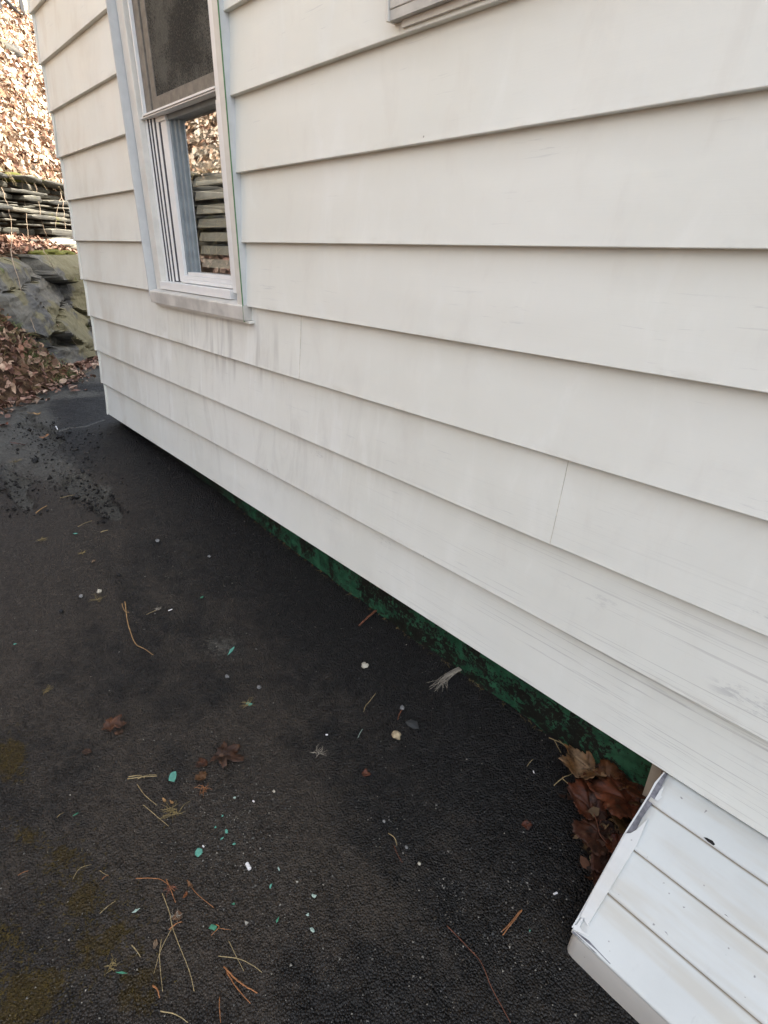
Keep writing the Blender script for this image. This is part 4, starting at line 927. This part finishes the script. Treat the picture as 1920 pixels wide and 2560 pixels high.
# weathered twig bunch near the foundation
mb = MB()
for k in range(26):
    a = at(1152 + random.uniform(-6, 6), 1675 + random.uniform(-8, 8)); b = at(1110 + random.uniform(-10, 14), 1700 + random.uniform(-8, 10)); c = at(1070 + random.uniform(-8, 50), 1722 + random.uniform(-14, 12))
    mb.tube(smooth_path([a + Vector((0, 0, .012)), b + Vector((0, 0, random.uniform(.003, .012))), c + Vector((0, 0, random.uniform(.002, .006)))], 5, .0012), .0008, 4, .0004)
tag(mb.build('twig_bunch', M['greytwig']), 'frayed bunch of weathered grey twigs poking out from the green foundation', 'twig')
TU = [((206, 1384), 26, 'drygrass', 'small yellowish grass tuft on the upper left asphalt'), ((247, 1500), 44, 'drygrass', 'wispy yellow grass tuft left of the long bent twig'), ((40, 1155), 34, 'drygrass', 'yellowish tuft on the far left asphalt'),
      ((432, 2030), 62, 'drygrass', 'dead brown tuft of matted grass'), ((795, 1885), 40, 'greytwig', 'dry grey seed tuft at the centre of the asphalt'), ((620, 1762), 44, 'drygrass', 'tan tuft cupping a teal flake'),
      ((425, 2222), 40, 'redtwig', 'reddish knot of needle sheaths in the needle cluster'), ((120, 1726), 34, 'drygrass', 'faint tan wisp at the left of the asphalt'), ((393, 1524), 22, 'greytwig', 'small pale fluff beside the long bent twig'),
      ((108, 1350), 30, 'drygrass', 'tan curl of dry grass below the wood sliver'), ((509, 1975), 44, 'needle', 'tuft of short orange bits under the dark oak leaf'), ((440, 2292), 44, 'greytwig', 'pale ragged debris below the needle cluster'), ((280, 2415), 40, 'drygrass', 'dry ragged tuft on the brown moss')]
for px, s_, mt, lb in TU: tuft(px, s_, mt, lb, k=18 if s_ < 50 else 34)
# leaves
real_leaf((556, 1890), 104, 20, [(.035, .020, .014), (.075, .042, .028)], 'dark brown oak leaf lying flat in the middle of the asphalt', 5, .1, 3, stem=None, depth=.66)
real_leaf((512, 1908), 44, 150, [(.05, .02, .012), (.10, .05, .03)], 'folded dark leaf fragment touching the oak leaf', 3, .6, 8)
real_leaf((505, 1940), 40, 120, [(.08, .045, .02), (.13, .08, .04)], 'small curled leaf tip below the oak leaf', 1, .5, 9)
real_leaf((276, 1815), 78, 10, [(.06, .028, .017), (.12, .065, .042)], 'crumpled brown leaf with straw bits on the left asphalt', 5, .35, 45, depth=.6)
real_leaf((302, 1832), 24, 150, [(.10, .06, .04), (.15, .09, .055)], 'pinkish leaf scrap touching the crumpled brown leaf', 1, .5, 6)
real_leaf((214, 1880), 26, 30, [(.035, .022, .017), (.055, .035, .026)], 'flat dark leaf scrap left of the crumpled leaf', 1, .1, 11)
real_leaf((1316, 2060), 34, 80, [(.07, .022, .012), (.10, .035, .02)], 'small rust coloured triangular leaf on bare asphalt', 3, .2, 12)
real_leaf((465, 2236), 26, 110, [(.20, .09, .04), (.30, .14, .06)], 'small orange leaf spindle in the needle cluster', 1, .9, 14, asp=.4)
real_leaf((474, 2212), 26, 60, [(.16, .11, .07), (.24, .17, .11)], 'tan seed leaf in the needle cluster', 1, .7, 15, asp=.5)
real_leaf((450, 2290), 34, 150, [(.10, .07, .045), (.16, .11, .075)], 'tan leaf fragment below the needle cluster', 3, .6, 16)
real_leaf((389, 2358), 30, 95, [(.16, .15, .13), (.24, .22, .19)], 'withered grey leaf tip at lower left', 1, .5, 17, asp=.55)
real_leaf((910, 1936), 30, 10, [(.09, .035, .025), (.12, .05, .035)], 'faint reddish leaf scrap at the centre of the asphalt', 3, .3, 18)
real_leaf((56, 1114), 44, 175, [(.12, .03, .02), (.16, .05, .03)], 'red leaf scrap by the broken asphalt on the far left', 1, .4, 19, asp=.4)
real_leaf((115, 1092), 46, 155, [(.26, .15, .08), (.36, .22, .12)], 'tan leaf sliver by the broken asphalt on the far left', 1, .5, 20, asp=.3)
real_leaf((93, 1037), 36, 175, [(.32, .25, .12), (.42, .34, .18)], 'yellowish curled leaf on the old paving by the corner', 1, .6, 21, asp=.4)
real_leaf((8, 1065), 34, 10, [(.16, .07, .05), (.22, .11, .07)], 'brown leaf at the left edge on the old paving', 3, .6, 22)
for k, (px, ang, lb) in enumerate([((410, 2002), 60, 'pale curled seed pod touching the dead brown tuft, left of two'), ((428, 2006), 50, 'pale curled seed pod touching the dead brown tuft, right of two')]):
    real_leaf(px, 24, ang, [(.33, .24, .12), (.42, .32, .18)], lb, 1, .9, 30 + k, asp=.35, name='seed_pod')
real_leaf((235, 1404), 22, 120, [(.20, .18, .15), (.30, .26, .2)], 'tiny grey seed leaf on the upper left asphalt', 1, .5, 33, asp=.5)
# heap of wet maple leaves between foundation and box: px, size, angle, colours, lift
HP = [((1560, 2035), 150, 200, [(.10, .032, .015), (.17, .065, .035)], .030, 5, 'large russet maple leaf in the centre of the leaf heap', (.0, .1)),
      ((1475, 2040), 120, 250, [(.13, .04, .014), (.075, .03, .018)], .012, 5, 'rust edged folded maple leaf on the left side of the heap', (.15, .0)),
      ((1470, 1935), 120, 170, [(.42, .36, .27), (.20, .12, .05)], .016, 5, 'pale tan leaf with whitish back at the top left of the heap', (.0, .15)),
      ((1545, 1915), 110, 40, [(.10, .035, .018), (.06, .022, .012)], .012, 5, 'dark reddish leaf against the green foundation', (-.1, .1)),
      ((1590, 1975), 110, 90, [(.055, .022, .012), (.11, .045, .02)], .022, 3, 'wet dark leaf behind the large russet leaf', (.1, .1)),
      ((1560, 2090), 110, 300, [(.10, .07, .022), (.055, .035, .014)], .018, 3, 'olive brown leaf beside the white corner strip', (-.1, .05)),
      ((1490, 2095), 120, 100, [(.065, .030, .022), (.10, .05, .035)], .010, 5, 'purplish brown leaf in the lower left of the heap', (.05, -.1)),
      ((1520, 2150), 100, 130, [(.060, .028, .022), (.09, .045, .035)], .010, 3, 'dull purple brown leaf at the bottom of the heap', (.0, -.1)),
      ((1622, 1990), 80, 0, [(.09, .025, .012), (.12, .04, .02)], .030, 5, 'dark red leaf tucked under the end of the siding', (.1, .0)),
      ((1510, 1975), 90, 330, [(.16, .09, .035), (.10, .045, .02)], .026, 5, 'tan brown leaf overlapping the pale leaf', (.1, .05)),
      ((1440, 1915), 60, 150, [(.26, .22, .16), (.14, .12, .08)], .010, 3, 'small shrivelled greyish leaf at the top left tip of the heap', (.0, .0)),
      ((1540, 2120), 90, 60, [(.14, .045, .015), (.07, .02, .01)], .014, 3, 'orange edged narrow leaf in the lower middle of the heap', (.0, .1)),
      ((1580, 1945), 90, 200, [(.08, .03, .015), (.13, .06, .03)], .018, 5, 'brown leaf below the green foundation, half covered', (.1, .1)),
      ((1600, 2030), 100, 270, [(.07, .02, .011), (.10, .035, .018)], .012, 5, 'dark leaf pressed against the white metal corner', (.0, .0)),
      ((1505, 2200), 60, 110, [(.05, .025, .018), (.08, .04, .03)], .004, 3, 'last small dark leaf below the heap', (.0, .0))]
for k, (px, sz, ang, cols, lift, lob, lb, tl) in enumerate(HP):
    real_leaf(px, sz * 1.22, ang, cols, lb, lob, .35, 50 + k, 'wet leaves heaped beside the white box', lift=lift, stem=(.7 if k in (1, 6) else None), tilt=tl, depth=.34)
n = 260; P = gpts0 = np.array([tuple(at(random.gauss(1530, 48), random.gauss(2040, 85), .004)) for _ in range(n)]); P = P[(P[:, 0] < -.21) & (P[:, 1] < .05)]
leaf_cloud('leaf_litter', 'small broken brown leaf crumbs filling the gaps of the heap beside the white box', P, np.tile([0, 0, 1.], (len(P), 1)), .028, [(.05, .022, .012), (.08, .035, .018), (.025, .012, .008), (.11, .07, .035)], .9, .02)
# flakes
FK = [((432, 1941), 28, 'teal', 90, .95, 'largest pale teal paint flake, right of the dead brown tuft'), ((498, 2132), 26, 'teal', 60, .75, 'teal paint flake with ragged edge near the white tube'), ((578, 1629), 26, 'teal', 130, .3, 'narrow teal paint strip lying on a dusty patch'),
      ((190, 1335), 15, 'teal', 0, .6, 'small teal flake on the upper left asphalt'), ((505, 1495), 16, 'green', 160, .5, 'dark green paint flake above the dusty patch'), ((37, 1612), 10, 'teal', 0, .5, 'tiny teal flake near the left edge'),
      ((191, 2037), 16, 'green', 150, .3, 'thin teal sliver on dark asphalt at the left'), ((622, 1761), 14, 'teal', 60, .8, 'teal flake held in a tan tuft'), ((532, 2321), 20, 'green', 20, .6, 'ragged teal flake beside the forked orange needle'),
      ((340, 2279), 26, 'pale', 150, .35, 'pale splintered flake at the edge of the moss'), ((306, 2434), 34, 'green', 5, .14, 'long green sliver on the brown moss'), ((677, 2216), 16, 'teal', 110, .4, 'curved teal flake below the white tube'),
      ((693, 2303), 18, 'green', 120, .4, 'green flake standing over a reddish bit'), ((784, 2242), 14, 'pale', 20, .8, 'round pale green flake right of the teal flakes'), ((781, 2328), 16, 'pale', 50, .6, 'oval pale flake at the bottom centre'),
      ((769, 2289), 9, 'pale', 0, .8, 'tiny pale flake between two pale flakes'), ((1324, 2328), 7, 'teal', 100, .6, 'minute teal speck right of the orange needle bundle'), ((587, 1996), 9, 'pale', 0, .8, 'tiny teal flake among the grit, topmost'),
      ((566, 2080), 12, 'teal', 70, .6, 'teal flake in the grit above the ragged flake'), ((539, 2070), 9, 'teal', 120, .6, 'small teal flake in the grit, leftmost'), ((556, 2098), 11, 'teal', 140, .6, 'small teal flake just below another in the grit'),
      ((586, 2112), 11, 'teal', 140, .7, 'teal flake in the grit right of the ragged flake'), ((556, 2042), 9, 'teal', 140, .6, 'narrow teal flake in the upper part of the grit'), ((584, 2262), 10, 'green', 0, .6, 'small green flake below the white tube'), ((697, 2174), 9, 'pale', 60, .6, 'pale flake right of the white tube')]
for px, s_, mt, ang, asp, lb in FK: flake('paint_flake', px, s_, mt, lb, 'paint flake', FL, asp, ang)
flake('slate_chip', (1031, 1815), 34, 'slatec', 'flat dark slate chip in the middle of the asphalt', 'chip', None, .85, 20, .004, 6, .03)
flake('slate_chip', (1211, 2340), 14, 'slatec', 'small dark chip left of the orange needle bundle', 'chip', None, .7, 60, .003, 6)
flake('slate_chip', (1231, 2336), 16, 'slatec', 'narrow dark chip touching the orange needle bundle', 'chip', None, .5, 110, .003, 6)
flake('slate_chip', (1007, 1772), 18, 'grey', 'small grey chip beside the red stub', 'chip', None, .6, 110, .003, 7)
# small white tubes and pills
def tubelet(a, b, r, label):
    P = at(*a), at(*b); z = Vector((0, 0, r)); mb = MB().tube([P[0] + z, P[1] + z], r, 12); o = mb.build('plastic_bit', M['white'], None, False, bevel=r * .25); tag(o, label, 'plastic bit', 'white plastic bits on the asphalt')
tubelet((617, 2161), (625, 2176), .0042, 'largest white plastic tube on the asphalt'); tubelet((1383, 2237), (1393, 2233), .0022, 'white pellet left of the white box')
tubelet((814, 1838), (820, 1838), .0020, 'round white pellet at the centre of the asphalt'); tubelet((1333, 1928), (1335, 1934), .0014, 'tiny white sliver near the leaf heap'); tubelet((421, 1528), (431, 1524), .0020, 'white sliver right of the long bent twig')
tubelet((507, 2115), (510, 2119), .0018, 'tiny white bead touching the ragged teal flake'); tubelet((632, 2003), (636, 2006), .0020, 'white bead in the grit above the tube'); tubelet((140, 1067), (144, 1075), .0035, 'white curl on the crack by the house corner')
PE = [((912, 1666), 20, 'stone', 'smooth buff pebble, the largest on the asphalt'), ((394, 1353), 12, 'grey', 'grey pebble on the upper asphalt'), ((203, 1492), 13, 'grey', 'grey pebble left of the yellow tuft'), ((249, 1480), 16, 'stone', 'buff curl of stone above the yellow tuft'),
      ((568, 1692), 12, 'grey', 'dull grey pebble below the dusty patch'), ((648, 1719), 12, 'grey', 'pinkish grey pebble right of the dusty patch'), ((1016, 2119), 9, 'grey', 'small grey pebble right of the yellow straw'), ((1048, 2160), 9, 'stone', 'small buff pebble right of the red stem'),
      ((960, 2054), 8, 'grey', 'lone grey pebble above the yellow straw'), ((685, 1979), 8, 'stone', 'small pale pebble above the grit'), ((523, 1392), 9, 'grey', 'little pale grey pebble on the upper middle asphalt')]
for px, s_, mt, lb in PE: pebble(px, s_, mt, lb, group=PB_)
pebble((990, 1840), 26, 'crumb', 'tan crumbly lump like popcorn below the slate chip', 'crumb', 'crumb', sd=4, fl=.55); 
for px, s_, lb in [((89, 1155), 20, 'largest black clod on the far left asphalt'), ((135, 1058), 9, 'black clod beyond the broken asphalt, near the corner'), ((215, 1146), 9, 'black clod right of the broken asphalt'), ((154, 1530), 13, 'black clod left of the yellow tuft'), ((297, 1439), 11, 'black clod above the long bent twig'),
                   ((175, 1082), 9, 'black clod just below the crack'), ((207, 1181), 12, 'black clod above the broken patch'), ((230, 1155), 7, 'small black clod between the broken patch and house'), ((118, 1278), 9, 'black clod right of the wood sliver'), ((340, 1580), 10, 'black clod touching the long bent twig')]:
    pebble(px, s_, 'clod', lb, 'clod', 'clod', CL, .7)

# ---- grit (stuff): tiny stones, thicker round the broken patches
def grit(name, label, pts, rad, pal, mat):
    n = len(pts); rad = np.asarray(rad); base = np.array([(1, 0, 0), (-.5, .87, 0), (-.5, -.87, 0), (0, 0, .8), (0, 0, -.8), (.3, .4, .5)])
    a = RNG.uniform(0, 6.28, n); ca, sa = np.cos(a), np.sin(a); jit = RNG.uniform(.6, 1.4, (n, 6, 1)); B = base[None] * jit * rad[:, None, None]
    X = B[:, :, 0] * ca[:, None] - B[:, :, 1] * sa[:, None]; Y = B[:, :, 0] * sa[:, None] + B[:, :, 1] * ca[:, None]
    V = np.stack([X, Y, B[:, :, 2]], -1) + pts[:, None, :]; b = (np.arange(n) * 6)[:, None]
    F = np.concatenate([b + np.array(f)[None] for f in ((0, 5, 3), (5, 1, 3), (1, 2, 3), (2, 0, 3), (0, 2, 4), (2, 1, 4), (1, 0, 4), (0, 1, 5))])
    pal = np.array(pal); c = pal[RNG.integers(0, len(pal), n)] * RNG.uniform(.5, 1.3, (n, 1))
    tag(fast_mesh(name, V.reshape(-1, 3), F, M[mat], np.repeat(c, 6, axis=0)), label, 'grit', None, 'stuff')
def gpts(px, py):
    out = []
    for a, b in zip(px, py):
        p = at(a, b, .0005); out.append((p.x, p.y, p.z))
    return np.array(out)
def inside(x, y): # keep grit off the house and box
    return (y < .05) & ~((x > -.21) & (y > -.34))
n = 4200; px = RNG.uniform(-20, 1500, n); py = RNG.uniform(1050, 2570, n); P = gpts(px, py)
cl = [(575, 2060, 70, 110, 1500), (1250, 2290, 110, 90, 900), (1130, 2210, 60, 60, 200), (560, 1610, 40, 22, 350), (440, 1420, 60, 70, 420), (230, 1220, 45, 25, 500), (100, 1090, 90, 30, 420), (660, 1330, 50, 60, 240), (960, 2080, 70, 60, 220), (1150, 1660, 60, 24, 160), (900, 2350, 220, 130, 600), (430, 1135, 50, 12, 160)]
for (a, b, sx, sy, k) in cl: P = np.concatenate([P, gpts(RNG.normal(a, sx, k), np.maximum(RNG.normal(b, sy, k), 1000))])
P = P[inside(P[:, 0], P[:, 1])]; dist = np.linalg.norm(P - CAM, axis=1)
grit('grit', 'fine pale grit and sand scattered over the asphalt', P, RNG.gamma(2.2, .00042, len(P)) + .0003, [(.09, .088, .08), (.14, .135, .12), (.06, .06, .06), (.26, .245, .21), (.08, .068, .05)], 'leaf')
P = np.concatenate([gpts(RNG.normal(a, sx, k), np.maximum(RNG.normal(b, sy, k), 1000)) for (a, b, sx, sy, k) in [(100, 1085, 70, 14, 170), (150, 1110, 60, 25, 150), (205, 1225, 50, 22, 170), (40, 1215, 50, 14, 110), (45, 1275, 30, 10, 50), (255, 1265, 30, 16, 110), (160, 1150, 90, 50, 200)]])
rim = []
for (hp, hx, hy) in HOLES:
    a = RNG.uniform(0, 6.28, 110); k_ = np.abs(RNG.normal(.85, .4, 110)); xx = hp.x + hx * k_ * np.cos(a); yy = hp.y + hy * k_ * np.sin(a); rim.append(np.stack([xx, yy, gz(xx, yy)], 1))
P = np.concatenate([P] + rim)
P = P[inside(P[:, 0], P[:, 1])]; P[:, 2] += .002
grit('asphalt_crumbs', 'loose black crumbs round the broken patches of asphalt', P, RNG.gamma(1.1, .0026, len(P)) + .0008, [(.005, .005, .005), (.009, .009, .009), (.03, .029, .027)], 'leaf')
# mossy fuzz on the driveway (stuff)
roots = []
for (a, b, sx, sy, k) in [(60, 2480, 70, 50, 420), (30, 1890, 24, 26, 150), (200, 2230, 60, 60, 170), (260, 2350, 60, 60, 170), (20, 2340, 24, 24, 90), (160, 2150, 36, 22, 80), (70, 2090, 26, 18, 50)]:
    for _ in range(k): roots.append(tuple(at(random.gauss(a, sx), random.gauss(b, sy))))
strands('moss', 'low olive brown moss creeping over the lower left asphalt', 'moss', roots, M['lowmoss'], .007, .0005, 3, 1.2, .2, up=.7)
strands('dry_grass', 'fine dry roots and dirt along the foot of the foundation', 'grass', [tuple(at(*q)) for q in [(random.uniform(560, 780), 0) for _ in range(0)]] + [(x, .055, float(gz(x, .055))) for x in [random.uniform(-2.3, -.3) for _ in range(90)]], M['drygrass'], .014, .0005, 2, 1.4, .8)
